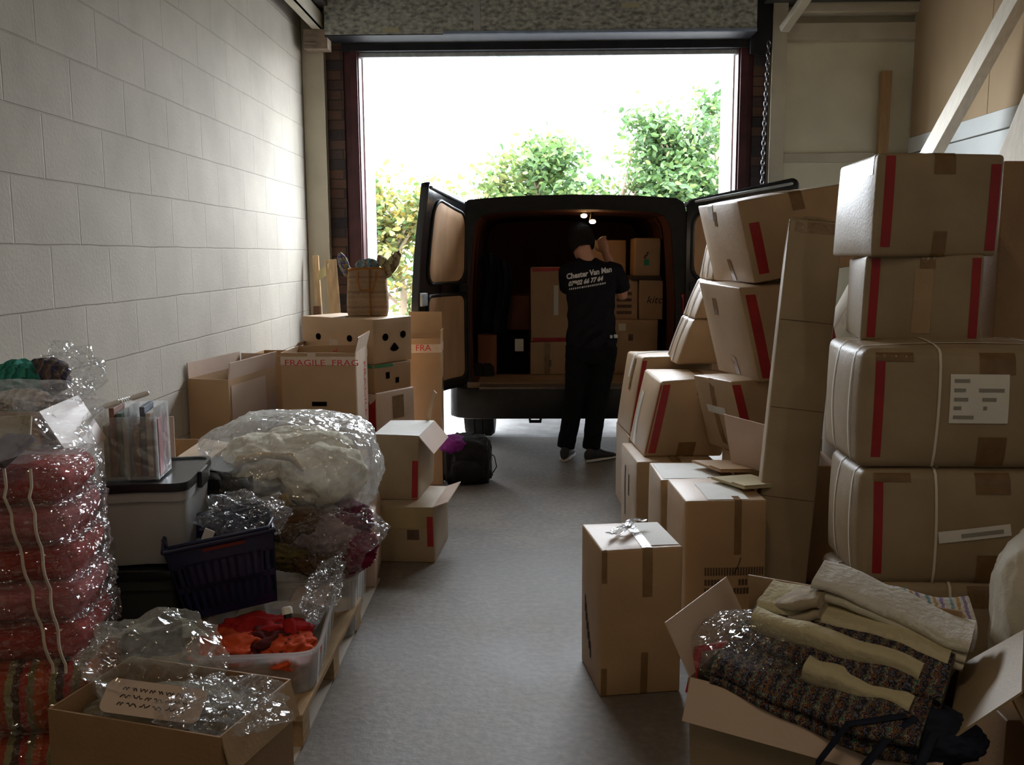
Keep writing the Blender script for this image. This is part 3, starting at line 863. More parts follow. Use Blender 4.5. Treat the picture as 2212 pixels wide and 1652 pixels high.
m = MB(); m.mm((.80, 7.50, 1.291), (1.04, 7.9, 1.324)); tag(m.build('flat_board', mat('dark card', (.05, .035, .025), .8), None, None, .003), 'dark thin board between the two right van cartons', 'board')
c = vcarton('dim carton high up behind the man in the van', .50, .80, 1.30, 1.62, 7.95, .3, seed=10)
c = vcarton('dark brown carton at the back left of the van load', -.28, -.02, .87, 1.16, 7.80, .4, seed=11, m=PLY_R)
m = MB(); m.mm((-.30, 7.52, zf_), (-.03, 7.95, .865))
bx = m.build('body', DARK, None, None, .02); bx.name = 'tool_crate'; tag(bx, 'black crate with a pale sticker on the van floor', 'crate')
m = MB(); m.mm((-.14, 7.512, .72), (-.07, 7.519, .82)); tag(m.build('sticker', mat('label grey', (.55, .52, .44), .7), bx), 'pale sticker')
m = MB()
def drape(u, v):
    x = -.43 + .25 * u; z = 1.50 - .62 * v
    return V((x + .02 * sin(v * 5), 7.52 + .03 * sin(u * 14 + v * 3) + .015 * sin(u * 31), z + .03 * sin(u * 6) - .05 * (abs(u - .5) * 2) ** 2 * (1 - v)))
m.grid(drape, 30, 24); m.grid(lambda u, v: drape(u, v) + V((0, .05 + .02 * sin(u * 9), 0)), 30, 24)
tag(m.build('dark_jacket', mat('dark cloth', (.012, .012, .016), .9, .1, .2), None, 180), 'dark jacket hanging inside the van on the left wall', 'jacket')

# ------------------------------------------------------------------ the man loading the van
def remeshed(mb, vox, it=6, fac=0.5, wrinkle=None):
    me = bpy.data.meshes.new('tmp'); me.from_pydata([tuple(p) for p in mb.v], [], mb.f)
    bm = bmesh.new(); bm.from_mesh(me); bmesh.ops.recalc_face_normals(bm, faces=bm.faces); bm.to_mesh(me); bm.free()
    ob = bpy.data.objects.new('tmp', me); COL.objects.link(ob)
    md = ob.modifiers.new('r', 'REMESH'); md.mode = 'VOXEL'; md.voxel_size = vox
    sm = ob.modifiers.new('s', 'SMOOTH'); sm.factor = fac; sm.iterations = it
    dg = bpy.context.evaluated_depsgraph_get()
    r = bpy.data.meshes.new_from_object(ob.evaluated_get(dg))
    bpy.data.objects.remove(ob); bpy.data.meshes.remove(me)
    if wrinkle:
        ns = [v.normal.copy() for v in r.vertices]
        for v, n in zip(r.vertices, ns): v.co += n * wrinkle(v.co)
    return r

def ering(c, rx, ry, n=20, tilt=0.0):
    return [V((c[0] + rx * cos(2 * pi * k / n), c[1] + ry * sin(2 * pi * k / n) * cos(tilt), c[2] + ry * sin(2 * pi * k / n) * sin(tilt))) for k in range(n)]

PX, PY = 0.40, 6.70
man = thing('person', 'man in a black printed T-shirt and black trousers reaching into the van', 'person', (PX, PY, 0))
off = V((PX, PY, 0))
def local(mb):
    mb.v = [p - off for p in mb.v]; return mb
def place(name, me, m, parent):
    me.transform(Matrix.Translation(-off)); me.materials.clear(); me.materials.append(m)
    return finish(name, me, parent, 180, recalc=False)

HC = V((.362, 6.925, 1.600))
HR = Matrix.Rotation(radians(22), 3, 'Z') @ Matrix.Rotation(radians(-24), 3, 'X')     # turned to the left, bowed forward
bd = MB()
def headp(p): return HC + HR @ V(p)
rings = []
for z, rx, ry, cy in ((-.118, .030, .035, .045), (-.105, .045, .062, .030), (-.07, .060, .082, .012), (-.03, .070, .092, .004), (.02, .076, .097, 0), (.06, .074, .092, -.004), (.09, .060, .076, -.006), (.110, .034, .045, -.006), (.116, .01, .014, -.006)):
    rings.append([headp((rx * cos(2 * pi * k / 22), cy + ry * sin(2 * pi * k / 22), z)) for k in range(22)])
bd.rings(rings)
bd.ball(headp((0, .102, -.022)), (.013, .018, .022), 10, 8, HR)                      # nose
bd.ball(headp((0, .088, -.066)), (.024, .012, .012), 10, 6, HR)                      # lips
for sx in (-1, 1):
    bd.ball(headp((sx * .077, -.006, -.012)), (.012, .022, .033), 10, 8, HR)         # ears
bd.tube([(.41, 6.84, 1.40), (.405, 6.865, 1.47), (.378, 6.90, 1.54)], [.075, .058, .055], 16)
bd.rings([ering((.43, 6.72, .80), .14, .10), ering((.43, 6.73, 1.0), .15, .10), ering((.43, 6.77, 1.22), .165, .10), ering((.43, 6.825, 1.36), .18, .10), ering((.42, 6.86, 1.44), .10, .075)])
def arm(pts, rs): bd.tube(pts, rs, 14, roundend=True)
arm([(.595, 6.85, 1.375), (.645, 6.87, 1.29), (.668, 6.91, 1.20)], [.058, .048, .043])
arm([(.668, 6.91, 1.20), (.62, 6.98, 1.35), (.555, 7.05, 1.505)], [.043, .042, .030])
arm([(.275, 6.85, 1.375), (.268, 6.92, 1.28), (.285, 7.02, 1.19)], [.058, .048, .043])
arm([(.285, 7.02, 1.19), (.29, 7.12, 1.24), (.335, 7.22, 1.30)], [.043, .042, .030])
def hand(w, d, across, nrm, thumb):
    """palm with four bent fingers of different lengths and a thumb leaving the side of the palm"""
    w, d, a, n = V(w), V(d).normalized(), V(across).normalized(), V(nrm).normalized()
    R = Matrix((a, d, n)).transposed()
    bd.ball(w + d * .045, (.042, .055, .017), 14, 10, R)
    for k, (o, ln) in enumerate(((-.030, .068), (-.010, .080), (.010, .075), (.029, .058))):
        b0 = w + d * .085 + a * o
        p1 = b0 + (d * .85 + n * .35).normalized() * ln * .5
        p2 = p1 + (d * .45 + n * .85).normalized() * ln * .35
        p3 = p2 + (n - d * .1).normalized() * ln * .25
        bd.tube([b0 - d * .02, b0, p1, p2, p3], [.0095, .0095, .009, .0082, .007], 8, roundend=True)
    t0 = w + d * .03 + a * thumb * .035
    t1 = t0 + (d * .6 + a * thumb * .8 + n * .2).normalized() * .034
    t2 = t1 + (d * .9 + a * thumb * .2 + n * .35).normalized() * .03
    bd.tube([t0 - a * thumb * .015, t0, t1, t2], [.012, .0115, .010, .008], 8, roundend=True)
hand((.553, 7.052, 1.508), (-.25, .25, .95), (-.85, .35, -.3), (.3, .9, -.1), 1)
hand((.338, 7.225, 1.304), (.3, .8, .35), (.9, -.3, 0), (.1, .3, -.9), -1)
for hx, kx, ax, ky, ay in ((.345, .312, .247, 6.70, 6.72), (.52, .480, .43, 6.70, 6.67)):
    bd.tube([(hx, 6.72, .84), (kx, ky, .48), (ax, ay, .07)], [.085, .055, .040], 14)
body = place('body', remeshed(bd, .0062, 4), SKIN, man)
eye = mat('eye white', (.8, .78, .75), .2, .5, 0)
for sx in (-1, 1):
    q = MB(); q.ball(headp((sx * .030, .078, .004)), .012, 12, 8); ey = local(q).build('eye', eye, body, 180)
    q = MB(); q.ball(headp((sx * .030, .0885, .004)), .0045, 8, 6); local(q).build('iris', INK, ey, 180)
    q = MB(); q.tube([headp((sx * .014, .090, .024)), headp((sx * .03, .089, .030)), headp((sx * .047, .080, .024))], .005, 6, roundend=True); local(q).build('eyebrow', INK, body, 180)
TS = mat('black T-shirt', (.011, .010, .013), .85, .12, .15, 30, bump=.1, bscale=25)
ts = MB()
ts.rings([ering((.432, 6.715, .84), .186, .128, tilt=.1), ering((.432, 6.718, .92), .182, .126), ering((.43, 6.73, 1.04), .172, .118), ering((.428, 6.75, 1.14), .172, .116), ering((.43, 6.785, 1.25), .186, .120), ering((.43, 6.82, 1.335), .198, .122),
          ering((.43, 6.845, 1.395), .186, .112), ering((.42, 6.862, 1.438), .135, .095), ering((.413, 6.872, 1.462), .082, .072), ering((.41, 6.876, 1.475), .070, .066)])
for pts in ([(.55, 6.84, 1.375), (.605, 6.85, 1.365), (.65, 6.872, 1.29), (.668, 6.892, 1.235)], [(.31, 6.84, 1.375), (.266, 6.852, 1.362), (.266, 6.92, 1.285), (.270, 6.96, 1.245)]):
    ts.tube(pts, [.080, .080, .066, .064], 16)
def wr(p):
    d_ = .0 if p.z > 1.3 else .006
    return d_ * sin((p.x * .8 - p.z * .75) * 62 + 2 * noise.noise(p * 9)) * (1 if p.y < 6.74 else .5) * max(0, min(1, (1.28 - p.z) * 6)) + .003 * noise.noise(p * 14)
tsm = remeshed(ts, .010, 5, wrinkle=wr)
bv = BVHTree.FromPolygons([v.co.copy() for v in tsm.vertices], [tuple(p.vertices) for p in tsm.polygons])
shirt = place('t_shirt', tsm, TS, man)
WPR = mat('white shirt print', (.62, .60, .58), .7, .2, .1, 60)
def print_on_back(string, size, x0, z0, slope, stretch=1.0, italic=0.0, name='shirt_print'):
    vs, fs = text_geo(string, size, italic, .0022)
    out = []
    for p in vs:
        x = x0 + p.x * stretch; z = z0 + p.y + p.x * stretch * slope
        h = bv.ray_cast(V((x, 6.2, z)), V((0, 1, 0)))
        y = h[0].y if h[0] else 6.80
        out.append(V((x, y - .004, z)))
    q = MB(); q.add(out, fs)
    return local(q).build(name, WPR, shirt)
print_on_back('Chester Van Man', .054, .250, 1.322, .16, .86, 0)
print_on_back('07902 66 77 64', .044, .262, 1.272, .17, .88, .25)
q = MB()
rr_ = random.Random(3); x = .268
while x < .53:                                           # the last line is too fine to read: a row of short strokes
    w_ = rr_.uniform(.006, .014)
    q.add([(x + e * w_, 6.5, 1.245 + (x - .268) * .17 + k * .013) for e, k in ((0, 0), (.8, 0), (1, 1), (.2, 1))], [(0, 1, 2, 3)])
    x += w_ + .004
o2 = []
for p in q.v:
    h = bv.ray_cast(V((p.x, 6.2, p.z)), V((0, 1, 0))); o2.append(V((p.x, (h[0].y if h[0] else 6.8) - .004, p.z)))
q.v = o2; local(q).build('shirt_print', WPR, shirt)
tr = MB()
tr.rings([ering((.432, 6.715, .72), .165, .118), ering((.432, 6.715, .80), .176, .126), ering((.432, 6.716, .90), .172, .120), ering((.432, 6.718, .965), .168, .116)])
for hx, kx, ax, ky, ay in ((.345, .312, .247, 6.70, 6.715), (.52, .480, .43, 6.70, 6.665)):
    tr.tube([(hx, 6.715, .84), (hx - .01, 6.71, .70), (kx, ky, .48), ((kx + ax) / 2, (ky + ay) / 2, .28), (ax, ay, .085)], [.104, .095, .077, .070, .066], 18)
place('trousers', remeshed(tr, .011, 5, wrinkle=lambda p: .004 * noise.noise(V((p.x * 12, p.y * 12, p.z * 26)))), mat('black trousers', (.007, .007, .008), .9, .1, .2, 20), man)
q = MB(); q.mm((.585, 6.615, .905), (.612, 6.65, .93)); q.mm((.556, 6.60, .905), (.574, 6.63, .928)); local(q).build('belt_buckle', STEEL, man, None, .004)
HAIR = mat('dark hair', (.012, .009, .008), .85, .12, .3, 40, (1, 1, 1), .4, 60)
bm = bmesh.new(); bmesh.ops.create_icosphere(bm, subdivisions=5, radius=1)
vs = []
for v in bm.verts:
    n = v.co.normalized()
    face = n.y > .45 and n.z < .42
    k = 1.19 + .07 * ridged(n, 4, 2, 4) + .03 * ridged(n, 11, 5, 2) - (.36 if face else 0) - (.34 if n.z < -.62 else 0)
    vs.append(headp((n.x * .076 * k, -.006 + n.y * .098 * k, .004 + n.z * .113 * k)))
fs = [tuple(x_.index for x_ in f.verts) for f in bm.faces]; bm.free()
q = MB(); q.add(vs, fs); local(q).build('hair', HAIR, man, 180)
SHOE = mat('grey canvas shoe', (.035, .033, .034), .8, .2, .2, 30); SOLE = mat('pale sole', (.42, .39, .35), .7, .2, .1)
for hx, hy, dx, dy in ((.236, 6.655, .22, .98), (.415, 6.615, .80, .60)):
    d_ = V((dx, dy, 0)).normalized(); sd = V((d_.y, -d_.x, 0)); H0 = V((hx, hy, 0))
    def shoe_rings(grow, z0, z1, prof):
        r_ = []
        for t_, w_, h_ in prof:
            c_ = H0 + d_ * t_
            r_.append([c_ + sd * (w_ + grow) * cos(2 * pi * k / 16) + V((0, 0, z0 + max(0, (h_ - z0) if z1 is None else z1 - z0) * (.5 + .5 * sin(2 * pi * k / 16)))) for k in range(16)])
        return r_
    prof = [(-.035, .012, .05), (-.03, .026, .085), (0, .036, .105), (.05, .038, .11), (.09, .038, .095), (.14, .044, .07), (.19, .046, .055), (.23, .036, .045), (.25, .014, .035)]
    q = MB(); q.rings(shoe_rings(0, .012, None, prof)); sh = local(q).build('shoe', SHOE, man, 60)
    q = MB(); q.rings(shoe_rings(.004, .0, .026, prof)); tag(local(q).build('sole', SOLE, sh, 60), 'pale rubber sole')

# ------------------------------------------------------------------ left side: by the block wall, far to near
c = Carton('tall open carton with FRAGILE tape round its rim, nearest the van on the left', .23, .27, .965, (-.712, 6.085, 0), 3, m=CARD_W, opened=True, seed=21)
fl = c.flap('B', .16, 2, m=CARD)
c.strip('z', .865, .055, .0, 2.0, FRAGT, 'printed_tape')
c.text('F', .02, .917, 'E  FRA', .058, REDINK, 'red_lettering'); c.text('R', .05, .917, 'GILE', .058, REDINK, 'red_lettering')
c.flap('R', .05, 4)
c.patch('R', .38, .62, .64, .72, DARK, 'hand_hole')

c = Carton('pale carton with red front stripe at the foot of the banana boxes', .50, .34, .69, (-1.035, 5.66, 0), -33, m=CARD_P, seed=22)
c.patch('F', .86, .985, .0, 1, RED, 'red_stripe'); c.patch('R', .4, .7, .75, .95, TAPE, 'tape_patch')
c = Carton('brown fruit carton with green band under the holed banana box', .56, .33, .17, (-1.075, 5.68, .692), -33, m=CARD_V, seed=23, bulge=.003)
c.patch('F', .76, .98, .86, .97, mat('green band', (.03, .16, .06), .6), 'green_band'); c.patch('R', .0, .5, .86, .97, MATS['green band'], 'green_band')
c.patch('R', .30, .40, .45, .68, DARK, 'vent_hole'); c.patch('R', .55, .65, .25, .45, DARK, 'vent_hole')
c = Carton('pale banana box with round air holes, under the jute bag', .59, .34, .265, (-1.085, 5.69, .864), -33, m=CARD_W, seed=24, bulge=.002, r=.004)
def hole(c, face, u, v, ru, rv, tri=False):
    q = MB(); fw, fh = c.face_size(face)
    k = 20; pts = []
    for i in range(k):
        a = 2 * pi * i / k
        x, y = cos(a), sin(a)
        if tri: x *= .75 - .45 * y if y > -.3 else 1; 
        pts.append(c.fp(face, u + x * ru / fw, v + y * rv / fh, .0015))
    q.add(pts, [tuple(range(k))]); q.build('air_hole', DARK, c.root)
hole(c, 'F', .24, .55, .022, .020); hole(c, 'F', .68, .55, .022, .020); hole(c, 'F', .55, .08, .03, .02)
hole(c, 'R', .30, .58, .026, .022); hole(c, 'R', .76, .60, .026, .022); hole(c, 'R', .53, .34, .042, .026, True)
c.patch('T', .44, .56, 0, 1, TAPE, 'packing_tape')

# jute bag with patterned paper sticking out
JUTE = stripe_mat('jute print', [(.34, .23, .14), (.36, .25, .155), (.32, .21, .13), (.36, .25, .155), (.26, .17, .11), (.34, .235, .145)], 11, 2, noise_amt=.25)
jb = thing('jute_bag', 'printed jute bag full of patterned cloth standing on the banana box', 'bag', (-1.01, 5.70, 1.131), 4)
m = MB()
def bag(k, z, bow=.0):
    n = 28; out = []
    for i in range(n):
        a = 2 * pi * i / n
        x = math.copysign(abs(cos(a)) ** .35, cos(a)); y = math.copysign(abs(sin(a)) ** .4, sin(a))
        out.append(V((x * .118 * k + bow * z * .1, y * .07 * k, z + .006 * sin(3 * a + z * 20))))
    return out
m.rings([bag(1.0, 0), bag(1.06, .03), bag(1.07, .10), bag(1.02, .17), bag(1.0, .23), bag(.97, .285), bag(.93, .284), bag(.95, .2), bag(.97, .03)])
jbody = m.build('bag_body', JUTE, jb, 50)
BIND = mat('orange binding', (.34, .13, .03), .8, .1, .15, 20)
m = MB(); m.tube([(.02, -.080, .003), (.02, -.083, .10), (.02, -.079, .20), (.02, -.074, .285)], .010, 6, flat=.4); m.build('binding', BIND, jb, 60)
m = MB(); m.tube([p + V((0, 0, .002)) for p in bag(.96, .284)] + [bag(.96, .284)[0]], .007, 6); m.build('binding', BIND, jb, 60)
m = MB(); m.tube([(-.05, -.07, .27), (-.05, -.11, .22), (-.03, -.115, .16), (.04, -.115, .16), (.06, -.11, .22), (.06, -.07, .27)], .006, 6); m.build('bag_handle', BIND, jb, 60)
PAT = [stripe_mat('patterned cloth %d' % i, cs, 22, ax, noise_amt=2.2, nscale=30) for i, (cs, ax) in enumerate((([(.10, .24, .28), (.32, .36, .36), (.06, .14, .22), (.30, .20, .10)], 0), ([(.30, .18, .25), (.12, .22, .20), (.36, .30, .15), (.10, .10, .24)], 2), ([(.42, .36, .20), (.16, .10, .06), (.30, .25, .14)], 0)))]
for i, (x, y, z, ang, w, h, lab) in enumerate(((-.12, .0, .25, 18, .05, .13, 'folded patterned paper poking up at the left of the jute bag'), (-.035, .01, .25, -25, .10, .09, 'blue patterned cloth in the middle of the jute bag'), (.05, .0, .25, 30, .09, .10, 'teal printed cloth crumpled in the jute bag mouth'), (.105, -.01, .24, -32, .06, .16, 'cream paper with brown edge leaning out right of the jute bag'), (.145, -.02, .27, 38, .05, .11, 'brown fold of paper drooping off the jute bag')))  :
    q = MB(); q.add(*blob((0, 0, h / 2), (w / 2, .03, h / 2), seed=i + 40, amp=.35, sc=2.2, kind='ridge', sub=4))
    R = Matrix.Rotation(radians(-ang), 3, 'Y')
    base = V((-1.01, 5.70, 1.131)); r10 = Matrix.Rotation(radians(4), 3, 'Z')
    q.v = [base + r10 @ (V((x, y, z)) + R @ p) for p in q.v]
    o = q.build('printed_cloth', PAT[[1, 0, 0, 2, 2][i]], None, 60); tag(o, lab, 'cloth', 'cloth in the jute bag')

c = Carton('open carton with FRAGILE tape on rim and side and a slot handle, mid left', .40, .42, .985, (-1.155, 5.13, 0), 2, m=CARD_W, opened=True, seed=25)
c.strip('z', .91, .045, .0, 2.0, FRAGT, 'printed_tape')
c.text('F', .05, .928, 'FRAGILE  FRAG', .046, REDINK, 'red_lettering', stretch=1.28); 
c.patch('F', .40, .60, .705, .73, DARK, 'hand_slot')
c.patch('F', .36, .47, .955, 1.0, FRAGT, 'tape_patch')
f2 = c.flap('R', .085, 14); c.flap_patch(f2, .0, 1, .0, 1, FRAGT, 'printed_tape')
c.patch('R', .05, .95, .5, 1.0, FRAGT, 'printed_tape'); c.text('R', .62, .92, 'FRAGILE', .085, REDINK, 'red_lettering', rot=-pi / 2, off=.003, stretch=1.0)
q = MB(); q.grid(lambda u, v: V((-.02 + .055 * u, .204, .90 + .12 * v)), 2, 2); q.v = [p for p in q.v]
q.build('tape_patch', FRAGT, c.root)
vs, fs = text_geo('ILE', .045); q = MB(); q.add([V((.03 - p.y, .2025, .91 + p.x)) for p in vs], fs); q.build('red_lettering', REDINK, c.root)

c = Carton('brown carton half hidden behind the tall flapped box by the wall', .26, .4, .90, (-1.60, 5.72, 0), 0, m=CARD_V, seed=26, opened=True)
c.flap('R', .10, 40, m=CARD_P)
c = Carton('tall narrow carton with open pale flaps against the block wall', .215, .60, .885, (-1.60, 4.90, 0), -8, m=CARD_W, opened=True, seed=27)
c.flap('B', .07, 5, m=CARD_P); f2 = c.flap('R', .085, 8, m=CARD_P); c.flap('L', .08, 2, m=CARD_P)
c.patch('R', .05, .75, .0, .96, CARD_P, 'pale_side')

# open box stack with hanging flaps
c = Carton('flat brown carton at the bottom of the pair beside the aisle, red edge stripe', .30, .42, .28, (-.615, 4.60, 0), -4, m=CARD_D, seed=28, bulge=.004)
c.patch('F', .88, .98, .3, 1, RED, 'red_stripe'); c.patch('F', .55, .75, .42, .60, INKB, 'stamp')
c.patch('F', .0, .98, .62, 1.0, mat('cardboard olive', (.36, .27, .14), .85, .1, .1), 'lid_edge')
fl = c.flap('R', .08, 70, m=CARD_P)
c = Carton('carton with doorway light coloured into its top, upper of the pair beside the aisle, one flap hanging askew', .25, .40, .325, (-.680, 4.72, .282), -5, m=CARD_D, seed=29, shear=(.02, 0), jit=.012)
c.patch('T', .02, .98, .02, .98, PAPER, 'lit_top')  # doorway light on the closed top, put in as a white patch
c.patch('F', .86, .98, .0, .62, RED, 'red_stripe')
fl = c.flap('R', .115, 140, m=CARD_P)
m = MB(); m.bar((-.57, 4.93, .60), (-.515, 4.86, .78), .03, .004, (1, 1, 0)); 
tag(m.build('card_strip', CARD, None, None), 'thin bent strip of card standing up from the carton with the lit top', 'card strip')

# carton with pale front by the tall box
c = Carton('brown carton with tall pinkish front flap by the wall behind the black tote', .24, .40, .69, (-1.575, 3.84, 0), 4, m=CARD_W, opened=True, seed=30)
fl = c.flap('F', .17, -4, m=CARD_P, curl=4); c.flap_patch(fl, .22, .80, .60, .66, INKB, 'printed_text', off=.004)
c.flap('R', .12, 100, m=CARD)

# bulging open box with knitting at the far left
c = Carton('tall open carton of bright knitting against the wall, flap folded out', .26, .32, 1.05, (-1.62, 2.84, 0), 3, m=CARD_W, opened=True, seed=31, jit=.01)
fl = c.flap('R', .17, 150, m=CARD_P); c.flap_patch(fl, .45, .58, .35, .95, INKB, 'tape_mark')
KN = [stripe_mat('knit %d' % i, cs, 40, 0, noise_amt=1.0) for i, cs in enumerate(([(.03, .20, .16), (.05, .26, .20), (.02, .12, .10)], [(.42, .36, .30), (.30, .24, .20), (.50, .45, .38)], [(.10, .07, .06), (.16, .12, .11), (.05, .05, .09)], [(.45, .08, .12), (.30, .22, .20), (.42, .36, .3)]))]
for i, (x, y, z, r, k, lab) in enumerate(((-1.62, 2.86, 1.11, (.06, .07, .06), 0, 'teal knitted piece sticking out of the wall carton'), (-1.72, 2.86, 1.09, (.04, .06, .05), 3, 'pink and grey knitting at the left of the teal piece'), (-1.56, 2.92, 1.12, (.06, .06, .05), 2, 'dark grey knitting at the right of the teal piece'), (-1.60, 2.80, 1.06, (.09, .06, .035), 1, 'cream knitting lying over the rim of the wall carton'), (-1.70, 2.80, 1.06, (.045, .05, .04), 2, 'brown yarn ball at the left rim of the wall carton'))):
    m = MB(); m.add(*blob((x, y, z), r, seed=i + 60, amp=.35, sc=2.5, kind='ridge', sub=4))
    tag(m.build('knitted_piece', KN[k], None, 60), lab, 'knitting', 'knitting in the wall carton')
m = MB(); m.add(*blob((-1.515, 2.98, 1.12), (.085, .07, .08), seed=71, amp=.55, sc=2.2, kind='crumple', sub=5, detail=.08))
tag(m.build('cellophane_bag', FILM3, None, None), 'small crinkled clear bag puffing out of the wall carton', 'bag')

# totes on the pallet
def tote(label, x, y, z, w, d, h, rz, mb_, ml, lidh=.035, taper=.86, thin=.004, name='storage_tote'):
    t = thing(name, label, 'tote', (x, y, z), rz)
    m = MB()
    def ring(k, zz, inset=0, n=44):
        out = []
        for i in range(n):
            a = 2 * pi * i / n
            cx = math.copysign(abs(cos(a)) ** .22, cos(a)); cy = math.copysign(abs(sin(a)) ** .22, sin(a))
            dent = 1 - .05 * (max(0, 1 - abs(cx) * 5) if abs(cy) > .9 else 0)
            out.append(V((cx * (w / 2 * k - inset), cy * (d / 2 * k - inset) * dent, zz)))
        return out
    m.rings([ring(taper, 0), ring(taper + .02, .012), ring(.96, h * .82), ring(1.0, h * .83), ring(1.01, h * .97), ring(.995, h * .97), ring(.95, h * .8, thin), ring(taper, .012, thin)])
    m.build('tub', mb_, t, 40)
    if ml:
        m = MB(); m.rings([ring(1.035, h * .955), ring(1.045, h), ring(1.03, h + lidh * .5), ring(.95, h + lidh * .5), ring(.93, h + lidh * .3), ring(.5, h + lidh * .32)])
        m.build('lid', ml, t, 40)
        for sx in (-1, 1):
            m = MB(); m.box((sx * w * .53, 0, h * .96), (.018, d * .28, .06)); m.build('lid_clip', ml, t, None, .005)
    return t
TOTEW = mat('cloudy tub plastic', (.55, .54, .53), .4, .4, .06, 5, trans=.3)
TOTED = mat('dark green grey tub', (.035, .038, .036), .5, .4, .1, 5)
LIDB = mat('black lid plastic', (.013, .014, .016), .28, .5, .1, 5)
tote('dark grey storage tote under the cloudy white tote', -1.42, 3.22, .121, .38, .46, .30, 8, TOTED, LIDB)
tote('cloudy white storage tote with black lid stacked on the dark tote', -1.36, 3.24, .445, .31, .43, .275, 8, TOTEW, LIDB)
tote('black storage tote with lid standing behind the blue basket', -1.27, 3.68, .121, .28, .30, .49, 4, TOTED, LIDB)
m = MB(); m.grid(lambda u, v: V((-1.42 + .24 * u, 3.50 + .24 * v, .648 + .03 * u - .012 * cos(u * 6) + .006 * v)), 8, 6); m.grid(lambda u, v: V((-1.42 + .24 * u, 3.50 + .24 * v, .640 + .03 * u - .012 * cos(u * 6) + .006 * v)), 8, 6)
tag(m.build('tub_lid', LIDB, None, 60), 'loose bent black lid lying on the black tote behind the basket', 'lid')
# clear case with coloured things and a white coil on top
mg = thing('clear_case', 'clear upright plastic case of coloured magazines on the white tote', 'case', (-1.385, 3.16, .739), 8)
m = MB()
for x in (-.105, -.01, .085):
    m.box((x, 0, .125), (.006, .17, .25)); 
m.box((-.01, 0, .004), (.20, .17, .006)); m.box((-.01, .083, .125), (.20, .004, .25)); m.box((-.01, -.083, .11), (.20, .003, .22))
m.build('case_body', film_mat('case plastic', (.85, .87, .86), .30, .3, .15), mg, None)
MAGS = [(.45, .42, .36), (.28, .13, .09), (.10, .17, .13), (.50, .48, .45), (.32, .20, .12), (.12, .14, .18), (.52, .46, .40), (.36, .16, .17)]
r10 = Matrix.Rotation(radians(10), 3, 'Z')
for i, cc in enumerate(MAGS):
    x = -.092 + i * .0215 + (.012 if i > 3 else 0)
    m = MB(); m.mm((x, -.075 + .006 * (i % 3), .008), (x + .017, .075, .19 + .02 * ((i * 7) % 4)))
    m.v = [V((-1.385, 3.16, .739)) + r10 @ p for p in m.v]
    tag(m.build('magazine', mat('mag %d' % i, cc, .5, .4, .35, 14), None, None, .002), '%s magazine standing in the clear case, %s from the left' % (['ivory', 'rust red', 'dark green', 'off-white', 'brown', 'navy', 'beige', 'crimson'][i], ['first', 'second', 'third', 'fourth', 'fifth', 'sixth', 'seventh', 'eighth'][i]), 'magazine', 'magazines in the clear case')
m = MB()
A, B = V((-1.45, 3.08, .997)), V((-1.325, 3.12, 1.034))
m.tube([A, A.lerp(B, .30)], .0095, 12, roundend=True); m.tube([A.lerp(B, .66), B], .0095, 12, roundend=True)
for k in range(7):
    f = .33 + .05 * k
    m.tube([A.lerp(B, f - .012), A.lerp(B, f), A.lerp(B, f + .012)], [.0065, .0095, .0065], 12)
tag(m.build('ribbed_tube', mat('glossy white plastic', (.80, .80, .78), .12, .6, .02), None, 60), 'glossy white ribbed tube lying on top of the clear case', 'tube')

# pallet and the sheet beneath it
m = MB(); m.mm((-1.72, 2.05, .0), (-.712, 4.15, .006)); tag(m.build('hardboard_sheet', mat('pale board edge', (.48, .42, .34), .7, .2, .1, 4), None, None), 'thin pale board lying on the concrete under the pallet', 'board')
pt = thing('pallet', 'worn wooden pallet under the plastic tubs beside the aisle', 'pallet', (-1.21, 3.15, .006))
for k in range(5):
    m = MB(); x = -.29 + k * .1725; m.mm((x, -.52, .092), (x + .110, .46, .114)); m.build('deck_board', PALLETW, pt, None, .003)
for y in (-.50, -.05, .38):
    m = MB(); m.mm((-.29, y, .07), (.505, y + .09, .092)); m.build('cross_board', PALLETW, pt, None, .003)
    for x in (-.29, .06, .405):
        m = MB(); m.mm((x, y, 0.0), (x + .10, y + .09, .07)); m.build('spacer_block', PALLETW, pt, None, .003)

# clear tubs
CLEARP = film_mat('clear tub plastic', (.80, .79, .77), .34, .25, .15, 6, .15)
def tub(label, x, y, z, w, d, h, rz):
    t = thing('clear_tub', label, 'tub', (x, y, z), rz)
    m = MB()
    def ring(kx, zz, n=40):
        out = []
        for i in range(n):
            a = 2 * pi * i / n
            cx = math.copysign(abs(cos(a)) ** .25, cos(a)); cy = math.copysign(abs(sin(a)) ** .25, sin(a))
            out.append(V((cx * w / 2 * kx, cy * d / 2 * kx, zz)))
        return out
    m.rings([ring(.90, 0), ring(.92, .006), ring(.97, h - .012), ring(1.03, h - .01), ring(1.035, h), ring(.99, h), ring(.95, h - .012), ring(.90, .004)], cap=True)
    m.build('tub_wall', CLEARP, t, 40)
    for sx in (-1, 1):
        for q in range(5):
            m = MB(); y = -d * .36 + q * d * .18; m.bar((sx * w * .462, y, .012), (sx * w * .49, y, h - .015), .012, .004, (sx, 0, 0)); m.build('rib', CLEARP, t)
    return t
tub('clear shallow tub of red cloth at the pallet edge, below the blue basket', -.905, 3.03, .121, .40, .62, .15, 6)
tub('clear tub behind the red-cloth tub, under the big bag of fleece', -.90, 3.70, .0065, .38, .56, .25, 5)
REDC = [mat('orange red cloth', (.55, .075, .025), .8, .1, .25, 12, bump=.3), mat('deep red cloth', (.38, .02, .02), .8, .1, .25, 12, bump=.3), mat('wine lace', (.10, .02, .02), .8, .1, .3, 20, bump=.3), mat('dusky paper', (.40, .31, .26), .8, .1, .15, 8)]
